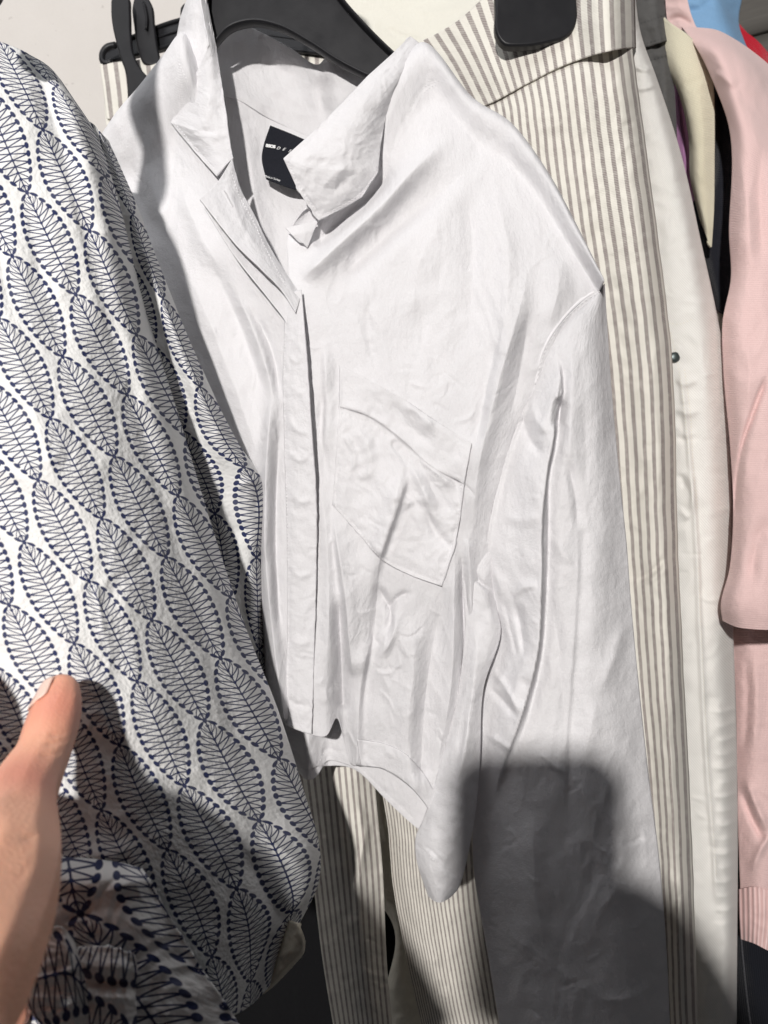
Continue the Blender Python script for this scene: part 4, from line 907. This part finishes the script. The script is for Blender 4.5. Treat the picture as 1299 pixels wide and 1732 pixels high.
    ps = surf('sleeve', [
        [(1150, 42, .755), (1178, 46, .742), (1210, 50, .735), (1246, 68, .735), (1290, 100, .74), (1360, 170, .75)],
        [(1168, 66, .725), (1200, 72, .700), (1236, 84, .692), (1270, 108, .695), (1310, 150, .705), (1380, 220, .72)],
        [(1202, 130, .70), (1232, 150, .672), (1262, 180, .664), (1296, 210, .666), (1340, 240, .676), (1400, 280, .69)],
        [(1229, 200, .685), (1250, 220, .662), (1276, 240, .652), (1306, 260, .652), (1350, 280, .66), (1410, 300, .675)],
        [(1233, 400, .668), (1252, 400, .645), (1278, 400, .635), (1310, 400, .632), (1350, 400, .64), (1420, 400, .655)],
        [(1236, 470, .66), (1254, 470, .638), (1278, 470, .628), (1310, 470, .625), (1350, 470, .632), (1420, 470, .648)],
        [(1222, 545, .652), (1242, 545, .63), (1270, 545, .62), (1308, 545, .616), (1350, 545, .623), (1420, 545, .64)],
        [(1223, 620, .645), (1244, 620, .622), (1272, 620, .612), (1308, 620, .608), (1350, 620, .615), (1420, 620, .632)],
        [(1235, 760, .634), (1252, 760, .612), (1276, 760, .602), (1310, 760, .598), (1350, 760, .606), (1420, 760, .622)],
        [(1240, 860, .627), (1256, 860, .606), (1280, 860, .596), (1312, 860, .592), (1350, 860, .60), (1420, 860, .616)],
        [(1234, 960, .62), (1252, 960, .60), (1278, 960, .59), (1312, 960, .587), (1350, 960, .595), (1420, 960, .61)],
        [(1219, 1030, .616), (1240, 1036, .596), (1270, 1040, .586), (1310, 1042, .583), (1350, 1044, .591), (1420, 1046, .606)],
        [(1222, 1050, .618), (1244, 1060, .599), (1272, 1064, .589), (1312, 1066, .586), (1350, 1068, .594), (1420, 1070, .609)]], pk, Pk, back=.06, noise=1.6, nscale=75, nstretch=1.6, seed=51, fscale=1.7,
        folds=[F([(1299, 630), (1276, 690), (1256, 750), (1246, 810), (1240, 880)], -4, 4, 7, .15, .1), F([(1240, 230), (1262, 330), (1270, 470)], 2.5, 16), F([(1290, 220), (1285, 330), (1290, 470)], -3, 14), F([(1262, 560), (1268, 640), (1262, 700)], 2, 12), F([(1300, 870), (1280, 920), (1270, 1000)], -2.5, 12), F([(1205, 120), (1225, 132), (1245, 150)], 2, 10)])
    # blue and red garments
    B = thing('blue_shirt', 'sky blue garment shoulder peeking out above the pink sweatshirt', 'shirt')
    surf('shoulder', [[(1120, -60, .84), (1170, -60, .83), (1220, -50, .825), (1262, -30, .84)], [(1140, 0, .82), (1180, -6, .808), (1216, 4, .805), (1250, 36, .822)], [(1158, 42, .81), (1195, 40, .798), (1230, 48, .795), (1258, 66, .81)], [(1170, 90, .80), (1210, 90, .788), (1245, 96, .786), (1276, 104, .80)]], MAT['blue'], B, back=.03, noise=1.2, nscale=50, seed=52, folds=[F([(1150, 20), (1185, 15), (1210, -5)], -5, 9)])
    R = thing('red_jumper', 'bright red knit shoulder at the far end of the rail, behind the blue one', 'jumper')
    surf('shoulder', [[(1215, 0, .89), (1244, 40, .87), (1278, 66, .86), (1330, 130, .87)], [(1225, 40, .88), (1252, 66, .862), (1284, 100, .855), (1330, 180, .865)], [(1240, 100, .875), (1262, 120, .858), (1290, 150, .85), (1330, 230, .86)]], MAT['red'], R, back=.04, noise=1.0, nscale=50, seed=53)
    # dark pinstriped garment at the foot of the picture
    m, nt, b = mat_new('navy_pinstripe'); uv, u, v = uvxy(nt); n2 = noise_n(nt, uv, 700, 3, .6)
    f = ((u + n2 * .0006) / .06 + .25).fract(); s = (f - .5).abs().edge(.008, .02); rb = ((u) * (2 * math.pi / .0022)).sin() * .5 + .5
    c = mixc(nt, s * n2 * .7, mixc(nt, rb * .6 + n2 * .4, (.004, .005, .008), (.012, .013, .019)), (.22, .22, .24)); bump(nt, b, rb + n2, .5, .0006); finish_cloth(nt, b, c, .9)
    D = thing('pinstripe_trousers', 'black ribbed garment with a pale stripe, below the pink hem', 'garment')
    surf('front', [[(1225, 1480, .72), (1262, 1500, .70), (1310, 1520, .692), (1400, 1540, .70)], [(1236, 1600, .72), (1268, 1615, .70), (1315, 1630, .692), (1400, 1650, .70)], [(1250, 1760, .72), (1290, 1770, .70), (1335, 1780, .692), (1410, 1790, .70)], [(1300, 1950, .72), (1340, 1950, .70), (1380, 1950, .692), (1440, 1950, .70)]], m, D, back=.05, noise=1, nscale=40, seed=54)
    # white garment seen between the striped legs
    Wt = thing('white_trousers', 'plain white trouser leg glimpsed between the two striped legs', 'trousers')
    surf('leg_front', [[(590, 1150, .68), (625, 1150, .665), (670, 1150, .662), (720, 1150, .675)], [(605, 1330, .68), (640, 1330, .665), (680, 1330, .662), (730, 1330, .675)], [(620, 1510, .68), (648, 1510, .665), (690, 1512, .662), (740, 1512, .675)], [(636, 1524, .68), (656, 1520, .665), (692, 1520, .663), (742, 1522, .675)], [(652, 1700, .68), (672, 1700, .668), (706, 1700, .665), (750, 1700, .678)], [(690, 1900, .68), (710, 1900, .668), (740, 1900, .665), (780, 1900, .678)]], MAT['facing'], Wt, back=.03, noise=1.2, nscale=40, seed=55, folds=[F([(640, 1340), (650, 1400), (662, 1440)], 4, 8), F([(650, 1520), (670, 1524), (690, 1520)], -2, 4)])
    # black sheet put in to stand for the deep shade in the gap behind
    Bk = thing('shade_backdrop', 'black sheet standing for the deep shade behind the striped trouser legs', 'backdrop')
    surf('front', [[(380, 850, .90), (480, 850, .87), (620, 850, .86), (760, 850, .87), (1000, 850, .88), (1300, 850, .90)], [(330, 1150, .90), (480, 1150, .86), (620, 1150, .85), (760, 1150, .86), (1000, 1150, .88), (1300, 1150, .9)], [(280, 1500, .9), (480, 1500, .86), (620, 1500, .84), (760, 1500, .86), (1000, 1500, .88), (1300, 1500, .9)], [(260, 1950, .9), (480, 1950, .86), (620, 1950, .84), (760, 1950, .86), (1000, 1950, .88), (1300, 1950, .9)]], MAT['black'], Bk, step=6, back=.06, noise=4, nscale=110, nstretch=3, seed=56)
build_rail()

# ------------------------------------------------------------------ printed garment in front
def build_printed():
    T = thing('printed_blouse', 'white puckered cotton blouse printed with rows of navy leaves', 'blouse')
    m = MAT['leaves']; m2 = MAT['leaves2']
    # body: columns follow the printed rows of leaves
    body = surf('front', [
        [(-550, -10, 0.482), (-330, -10, .47), (-230, 0, .46), (-120, 15, .45), (-20, 62, .445), (50, 92, .455), (105, 138, .475), (120, 160, .50)],
        [(-530, 120, 0.462), (-310, 120, .45), (-200, 120, .435), (-90, 125, .425), (0, 140, .42), (75, 160, .432), (140, 195, .455), (156, 215, .485)],
        [(-490, 310, 0.437), (-270, 310, .425), (-160, 310, .408), (-50, 310, .40), (40, 310, .402), (115, 310, .415), (184, 320, .442), (198, 330, .472)],
        [(-435, 500, 0.412), (-215, 500, .40), (-100, 500, .388), (5, 500, .384), (90, 500, .392), (165, 500, .41), (228, 505, .442), (242, 508, .47)],
        [(-370, 700, 0.39), (-150, 700, .378), (-35, 700, .370), (65, 700, .370), (150, 700, .382), (225, 700, .408), (290, 705, .448), (304, 708, .475)],
        [(-305, 900, 0.372), (-85, 900, .360), (25, 900, .355), (125, 900, .360), (210, 900, .376), (285, 900, .408), (352, 905, .458), (364, 908, .485)],
        [(-260, 1060, 0.359), (-40, 1060, .347), (70, 1060, .345), (170, 1060, .353), (255, 1060, .372), (335, 1060, .410), (404, 1060, .468), (416, 1062, .495)],
        [(-220, 1200, 0.352), (0, 1200, .340), (105, 1200, .340), (205, 1200, .349), (295, 1200, .372), (380, 1200, .412), (458, 1200, .475), (470, 1200, .50)],
        [(-190, 1340, 0.348), (30, 1340, .336), (135, 1345, .338), (235, 1345, .349), (330, 1345, .373), (420, 1340, .414), (502, 1336, .478), (513, 1334, .50)],
        [(-160, 1450, 0.346), (60, 1450, .334), (165, 1455, .337), (265, 1455, .350), (360, 1452, .374), (450, 1444, .412), (532, 1436, .468), (541, 1434, .49)],
        [(-125, 1540, 0.346), (95, 1540, .334), (195, 1545, .338), (290, 1545, .352), (380, 1542, .376), (460, 1530, .410), (530, 1500, .458), (538, 1496, .48)],
        [(-90, 1640, 0.347), (130, 1640, .335), (225, 1650, .340), (310, 1650, .354), (385, 1640, .376), (440, 1620, .405), (488, 1590, .44), (495, 1586, .46)],
        [(-50, 1740, 0.349), (170, 1740, .337), (255, 1750, .343), (330, 1740, .357), (385, 1722, .376), (425, 1700, .400), (462, 1664, .43), (468, 1660, .45)]],
        m, T, step=3, folds=[F([(30, 240), (60, 420), (120, 640)], -4, 26), F([(90, 240), (140, 420), (190, 600)], 4, 24), F([(-20, 420), (40, 640), (110, 860)], 4, 30), F([(10, 300), (0, 420), (30, 560)], -4, 22),
                             F([(430, 1400), (480, 1440), (532, 1470)], 5, 16, 12), F([(400, 1420), (450, 1510), (490, 1580)], -4, 14), F([(300, 1290), (400, 1330), (480, 1380)], 3, 22), F([(200, 1270), (300, 1330), (400, 1440)], -3, 26), F([(120, 150), (150, 200), (180, 290)], 3, 14), F([(60, 120), (90, 200), (140, 300)], -4, 18), F([(160, 980), (170, 1040), (176, 1090)], 1.2, 4), F([(470, 1180), (500, 1290), (530, 1400)], 3, 16)],
        noise=1.6, nscale=130, seed=61, uvoff=(.004, .012), uvang=.24)
    # sleeve hanging behind the front edge
    surf('sleeve', [
        [(60, 210, 0.51), (110, 205, 0.497), (150, 205, 0.495), (178, 232, .50), (184, 238, .52)],
        [(90, 330, 0.505), (140, 325, 0.492), (186, 325, 0.488), (222, 335, .50), (228, 338, .52)],
        [(130, 460, 0.502), (190, 460, 0.488), (232, 458, 0.482), (264, 450, .496), (271, 452, .516)],
        [(175, 620, 0.498), (236, 620, 0.484), (288, 620, 0.478), (334, 620, .493), (341, 622, .513)],
        [(230, 760, 0.498), (288, 760, 0.488), (340, 758, 0.486), (400, 755, .505), (408, 757, .523)],
        [(270, 830, 0.502), (320, 830, 0.492), (372, 826, 0.496), (444, 818, .525), (450, 818, .545)],
        [(300, 960, 0.508), (350, 960, 0.5), (398, 960, 0.51), (446, 960, .538), (454, 960, .556)],
        [(340, 1100, 0.512), (380, 1100, 0.508), (414, 1100, 0.52), (448, 1110, .545), (454, 1112, .56)],
        [(380, 1260, 0.52), (405, 1260, 0.515), (428, 1260, 0.525), (452, 1265, .548), (456, 1266, .56)]], m2, T, back=.03, folds=[F([(270, 480), (320, 640), (390, 760)], 3, 14), F([(430, 800), (436, 840), (425, 880)], -3, 8), F([(444, 815), (420, 815), (400, 826)], 2.5, 6), F([(300, 700), (350, 850), (390, 1000)], -3, 16)], noise=1.2, nscale=70, seed=62, uvoff=(.012, .0))
    # pale lining showing at the lower corner
    surf('lining_edge', [[(480, 1555, .43), (497, 1560, .418), (510, 1572, .415), (517, 1592, .422)], [(460, 1600, .43), (482, 1600, .417), (500, 1606, .414), (514, 1612, .422)], [(440, 1640, .43), (462, 1640, .418), (482, 1638, .416), (498, 1632, .424)], [(400, 1690, .43), (425, 1690, .42), (448, 1680, .418), (468, 1664, .426)]], MAT['lining'], T, thick=.003, noise=1, nscale=30, seed=63, folds=[F([(508, 1570), (512, 1600), (490, 1640)], 3, 6)])
    # turned-up flap of cloth under the hand
    flap = surf('turned_flap', [
        [(-40, 1436, .338), (60, 1445, .337), (140, 1450, .336), (205, 1459, .334), (240, 1468, .331)],
        [(-40, 1456, .322), (60, 1466, .318), (140, 1472, .317), (210, 1478, .319), (252, 1484, .328)],
        [(-40, 1510, .316), (60, 1518, .311), (140, 1522, .310), (217, 1522, .314), (276, 1530, .327)],
        [(-30, 1590, .315), (80, 1600, .310), (165, 1605, .309), (250, 1602, .314), (326, 1614, .328)],
        [(0, 1680, .315), (110, 1690, .310), (205, 1690, .309), (295, 1690, .314), (386, 1702, .330)],
        [(30, 1790, .315), (150, 1790, .310), (250, 1790, .310), (340, 1790, .315), (438, 1790, .332)]], m, T, step=3, thick=.0012,
        folds=[F([(100, 1500), (160, 1510), (210, 1500)], 2, 14), F([(160, 1530), (180, 1500), (235, 1472)], -3, 9, 7), F([(100, 1560), (140, 1545), (165, 1535)], -2.5, 6), F([(248, 1474), (275, 1525), (327, 1616), (385, 1702)], 1.4, 7, 3, 0, 0)], noise=1.4, nscale=60, seed=64, uvoff=(.006, .036), uvang=.2, uvscale=.74)
    stitching('stitching', flap, [(246, 1482), (268, 1524), (318, 1614), (378, 1704)], MAT['thread'], T, w=1.2)
    # gathered cuff strips at the bottom edge
    surf('cuff', [
        [(120, 1604, 0.3), (160, 1602, 0.297), (200, 1605, 0.296), (228, 1614, 0.3)],
        [(120, 1636, 0.3), (162, 1634, 0.295), (202, 1638, 0.294), (233, 1644, 0.299)],
        [(122, 1662, 0.302), (164, 1660, 0.298), (204, 1662, 0.297), (230, 1664, 0.301)],
        [(122, 1690, 0.301), (164, 1686, 0.295), (204, 1688, 0.294), (230, 1692, 0.299)],
        [(124, 1725, 0.301), (166, 1722, 0.295), (206, 1722, 0.294), (232, 1726, 0.299)],
        [(130, 1790, 0.301), (170, 1790, 0.296), (208, 1790, 0.295), (238, 1790, 0.299)]], m, T, step=2, thick=.0016, folds=[F([(125, 1636), (180, 1636), (232, 1640)], 1.6, 8), F([(125, 1664), (180, 1662), (230, 1665)], -2.2, 6), F([(125, 1688), (180, 1686), (230, 1690)], 1.6, 7)] + [F([(146 + 17 * k, 1668), (148 + 17 * k, 1696)], 1.3, 5) for k in range(5)], noise=.8, nscale=25, seed=65, uvoff=(.010, .034), uvrot=True, uvscale=.8)
    surf('tie', [
        [(38, 1600, 0.297), (70, 1574, 0.293), (104, 1568, 0.292), (126, 1592, 0.296)],
        [(40, 1640, 0.295), (76, 1622, 0.29), (112, 1612, 0.289), (140, 1640, 0.295)],
        [(44, 1672, 0.294), (82, 1662, 0.289), (118, 1660, 0.288), (150, 1690, 0.295)],
        [(46, 1700, 0.294), (84, 1704, 0.289), (120, 1706, 0.288), (150, 1724, 0.295)],
        [(76, 1745, 0.296), (100, 1756, 0.291), (124, 1760, 0.29), (150, 1770, 0.296)]], m, T, step=2, thick=.0016, folds=[F([(50, 1660), (95, 1650), (140, 1632)], 2.2, 8, 6), F([(90, 1640), (110, 1650), (135, 1640)], -2.2, 6), F([(46, 1684), (90, 1688), (145, 1690)], 1.2, 6), F([(46, 1700), (95, 1704), (140, 1705)], -1.2, 4)], noise=.9, nscale=30, seed=66, uvoff=(.001, .046), uvrot=True, uvscale=.8)
    # unseen blouse hanger, its outline shaped to cast the shadow on the shirt's shoulder
    H = thing('shadow_hanger', 'unseen black hanger above the leaf print blouse, shaped to shade the shirt shoulder', 'hanger')
    slab('arm', [(-82, -396), (-71, -432), (-18, -468), (-12, -378), (-11, -259), (-2, -151), (7, -93), (4, -42), (-18, 0), (-54, -7), (-81, -47), (-88, -98), (-81, -136), (-64, -184), (-85, -248), (-94, -291), (-90, -335)], .385, .008, MAT['plastic'], H, .002)
    tube('hook', [(-14, -460, .39), (-60, -560, .39), (-40, -680, .39), (20, -720, .39), (60, -680, .39)], .002, MAT['rivet'], H)
build_printed()

# ------------------------------------------------------------------ hands and phone
def flesh(name, chains, label, cat, voxel=.0013, flush=()):
    """One continuous skin surface grown over chains of (x, y, z, radius) given in camera axes."""
    bm = bmesh.new()
    for ch in chains:
        ch = np.asarray(ch, float)
        t = chord(np.concatenate([ch[:, None, :3], ], 1)) if len(ch) > 2 else np.array([0, 1.0])
        d = np.linalg.norm(np.diff(ch[:, :3], axis=0), axis=1); t = np.concatenate([[0], np.cumsum(d)]); L = t[-1]; t = t / L
        q = interp(t, ch, np.linspace(0, 1, max(6, int(L / (ch[:, 3].min() * .28)))))
        for p in q:
            bmesh.ops.create_icosphere(bm, subdivisions=2, radius=float(p[3]), matrix=Matrix.Translation(Vector(C(p[0], p[1], p[2]))))
    me = bpy.data.meshes.new(name); bm.to_mesh(me); bm.free()
    tmp = bpy.data.objects.new('tmp', me); COL.objects.link(tmp)
    r = tmp.modifiers.new('r', 'REMESH'); r.mode = 'VOXEL'; r.voxel_size = voxel
    s = tmp.modifiers.new('s', 'SMOOTH'); s.factor = .5; s.iterations = 10
    dg = bpy.context.evaluated_depsgraph_get(); me2 = bpy.data.meshes.new_from_object(tmp.evaluated_get(dg)); me2.name = name
    bpy.data.objects.remove(tmp)
    n = len(me2.vertices); co = np.empty(n * 3); me2.vertices.foreach_get('co', co); co = co.reshape(-1, 3)
    k = np.zeros(n)
    for c, rad in flush:
        k = np.maximum(k, np.exp(-((np.linalg.norm(co - C(*c), axis=1) / rad)**2)))
    a = me2.color_attributes.new('flush', 'FLOAT_COLOR', 'POINT'); a.data.foreach_set('color', np.repeat(k, 4).astype(np.float32))
    me2.materials.clear(); me2.materials.append(MAT['skin'])
    me2.polygons.foreach_set('use_smooth', np.ones(len(me2.polygons), bool))
    o = new_obj(name, me2); o['label'] = label; o['category'] = cat
    return o
def px(x, y, z, r): return ((x - CX) / FPX * z, (CY - y) / FPX * z, z, r)

def build_hands():
    def pr(x, y, z, r): return px(x, y, z, r * z / FPX)
    thumb = [pr(104, 1170, .322, 31), pr(98, 1194, .317, 40), pr(87, 1230, .309, 45), pr(73, 1272, .299, 46), pr(50, 1315, .287, 54), pr(28, 1362, .272, 66), pr(12, 1420, .256, 87),
             pr(-16, 1490, .236, 116), pr(-48, 1570, .218, 130), pr(-92, 1665, .198, 140), pr(-150, 1770, .182, 152), pr(-160, 2050, .162, 185), pr(-170, 2400, .145, 225), pr(-200, 3000, .12, 300)]
    heel = [pr(-110, 1660, .206, 120), pr(-260, 1720, .205, 110), pr(-350, 1820, .195, 90)]
    palm = [pr(-30, 1490, .240, 90), pr(-140, 1420, .262, 80), pr(-230, 1400, .275, 66)]
    palm2 = [pr(-60, 1560, .226, 105), pr(-170, 1490, .258, 88), pr(-260, 1490, .272, 68)]
    palm3 = [pr(-100, 1660, .206, 120), pr(-200, 1590, .250, 95), pr(-280, 1580, .268, 70)]
    fing = [[pr(-150, 1410, .266, 58), pr(-175, 1290, .272, 50), pr(-190, 1180, .276, 46), pr(-205, 1120, .285, 40)],
            [pr(-200, 1420, .272, 52), pr(-250, 1560, .300, 42), pr(-170, 1690, .312, 38), pr(-40, 1705, .312, 36), pr(18, 1716, .310, 33)],
            [pr(-250, 1480, .272, 50), pr(-300, 1620, .300, 42), pr(-230, 1760, .310, 38), pr(-90, 1800, .308, 34)],
            [pr(-280, 1560, .270, 46), pr(-330, 1700, .296, 38), pr(-270, 1820, .304, 34), pr(-150, 1870, .302, 31)]]
    h = flesh('hand', [thumb, heel, palm, palm2, palm3] + fing, 'left hand with its thumb up, holding the leaf print blouse aside', 'hand', .0009,
              flush=[(px(96, 1200, .31, 0)[:3], .016), (px(10, 1690, .31, 0)[:3], .014), (px(40, 1320, .27, 0)[:3], .016)])
    # creases where the thumb folds
    me = h.data; nv = len(me.vertices); co = np.empty(nv * 3); me.vertices.foreach_get('co', co); co = co.reshape(-1, 3); no_ = np.empty(nv * 3); me.vertices.foreach_get('normal', no_); no_ = no_.reshape(-1, 3)
    d = co - CAM; zc = d @ FWD; hx = CX + (d @ RIGHT) / zc * FPX; hy = CY - (d @ UPV) / zc * FPX
    fr = sst(-(no_ @ FWD) * 2 + .3)
    cr = fold_field(hx, hy, [F([(105, 1388), (80, 1402), (50, 1416), (20, 1420)], -2.2, 4, 7, .02, .5), F([(104, 1380), (75, 1390), (40, 1398)], 1.2, 10, 6, .05, .5), F([(100, 1440), (70, 1462), (50, 1475)], -1.0, 4, 7, .1, .5), F([(118, 1250), (95, 1256), (70, 1258)], -.7, 3, 4), F([(112, 1268), (90, 1276), (62, 1276)], -.7, 3, 4), F([(102, 1350), (80, 1352), (60, 1346)], -.9, 5, 6), F([(96, 1500), (70, 1520), (50, 1540)], -.7, 5, 7), F([(118, 1238), (98, 1242), (78, 1242)], -.5, 3, 4), F([(84, 1420), (60, 1452), (20, 1500)], -.6, 6, 9)])
    me.vertices.foreach_set('co', (co + no_ * (cr * fr)[:, None]).reshape(-1)); me.update()
    tube('sleeve', [(-205, 1850, .186), (-195, 2050, .172), (-190, 2400, .15), (-200, 3000, .125)], [.030, .034, .037, .042], MAT['black'], h, 24, 1.0, stepx=20)  # unseen sleeve on the forearm, added to shade the lower blouse
    # thumb nail, a thin curved plate on the outer side of the tip
    bv = BVHTree.FromPolygons([v.co for v in h.data.vertices], [tuple(p.vertices) for p in h.data.polygons])
    rows = []
    cen = np.array(C(*px(97, 1190, .318, 0)[:3])); ax = C(*px(104, 1170, .322, 0)[:3]) - C(*px(87, 1230, .309, 0)[:3]); ax /= np.linalg.norm(ax)
    side = -RIGHT * .80 + UPV * .35 + -FWD * .30; side -= ax * np.dot(side, ax); side /= np.linalg.norm(side); tr = np.cross(ax, side)
    V = []; nU, nV_ = 13, 13
    for i in range(nV_):
        for j in range(nU):
            a = (j / (nU - 1) - .5) * 1.9; s = (i / (nV_ - 1) - .5)
            sh = math.sqrt(max(0, 1 - (abs(s) * 2)**4)) if s < 0 else 1.0
            d = side * math.cos(a * sh) + tr * math.sin(a * sh)
            o = cen + ax * (s * .0125 + .001); hit = bv.ray_cast(Vector(o + d * .03), Vector(-d))
            p = np.array(hit[0]) if hit[0] is not None else o + d * .009
            V.append(p + d * (.0006 + .0012 * max(0, s)))
    idx = np.arange(nU * nV_).reshape(nV_, nU)
    q = np.stack([idx[:-1, :-1], idx[1:, :-1], idx[1:, 1:], idx[:-1, 1:]], -1).reshape(-1, 4)
    me = bpy.data.meshes.new('nail'); me.from_pydata([tuple(v) for v in V], [], q.tolist()); me.materials.append(MAT['nail']); me.polygons.foreach_set('use_smooth', np.ones(len(q), bool))
    no = new_obj('nail', me, h); so = no.modifiers.new('t', 'SOLIDIFY'); so.thickness = .0006; so.offset = 0
    # the phone that takes the picture, behind the lens; it and the hand round it throw the shadow on the sleeve
    T = thing('phone', 'dark phone held up to take the picture, seen as a shadow on the sleeve', 'phone')
    def rbox(name, x0, x1, y0, y1, z0, z1, r, mat, bev=.002):
        pts = []
        for cx, cy, a0 in ((x1 - r, y1 - r, 0), (x0 + r, y1 - r, 90), (x0 + r, y0 + r, 180), (x1 - r, y0 + r, 270)):
            for k in range(7):
                a = math.radians(a0 + 15 * k); pts.append((cx + r * math.cos(a), cy + r * math.sin(a)))
        bm = bmesh.new(); A = [bm.verts.new(C(x, y, z1)) for x, y in pts]; B = [bm.verts.new(C(x, y, z0)) for x, y in pts]; n = len(pts)
        bm.faces.new(A); bm.faces.new(B[::-1])
        for i in range(n): bm.faces.new((A[i], B[i], B[(i + 1) % n], A[(i + 1) % n]))
        bmesh.ops.recalc_face_normals(bm, faces=bm.faces)
        me = bpy.data.meshes.new(name); bm.to_mesh(me); bm.free(); me.materials.append(mat); o = new_obj(name, me, T)
        b = o.modifiers.new('b', 'BEVEL'); b.width = bev; b.segments = 3; b.limit_method = 'ANGLE'; return o
    rbox('body', -.068, .0185, -.134, .0235, -.020, -.011, .0195, MAT['phone'])
    rbox('screen', -.066, .0165, -.132, .0215, -.0212, -.0201, .0175, MAT['glass'], .0004)
    rbox('camera_bump', -.022, .013, -.024, .013, -.0109, -.0085, .008, MAT['phone'], .0008)
    grip = [[(.022, -0.047, -.016, .010), (.040, -0.065, -.020, .015), (.050, -0.095, -.022, .026), (.075, -0.145, -.060, .028), (.11, -0.245, -.12, .030), (.18, -0.445, -.24, .036)],
            [(.050, -0.080, -.030, .018), (.030, -0.090, -.036, .012), (.000, -0.080, -.033, .010), (-.020, -0.070, -.030, .0085)],
            [(.040, -0.070, -.016, .011), (.018, -0.073, -.002, .0085), (-.025, -0.075, -.001, .008), (-.055, -0.077, -.004, .0075)],
            [(.046, -0.090, -.016, .011), (.020, -0.093, -.002, .0085), (-.025, -0.095, -.001, .008), (-.058, -0.097, -.005, .0075)],
            [(.052, -0.110, -.018, .011), (.020, -0.113, -.002, .0085), (-.025, -0.115, -.001, .008), (-.056, -0.117, -.005, .0072)],
            [(.055, -0.125, -.020, .010), (.020, -0.131, -.003, .0075), (-.020, -0.133, -.002, .007), (-.045, -0.135, -.004, .0065)]]
    flesh('hand', grip, 'right hand gripping the phone, seen as the broad shadow below the phone shadow', 'hand', .002)
build_hands()
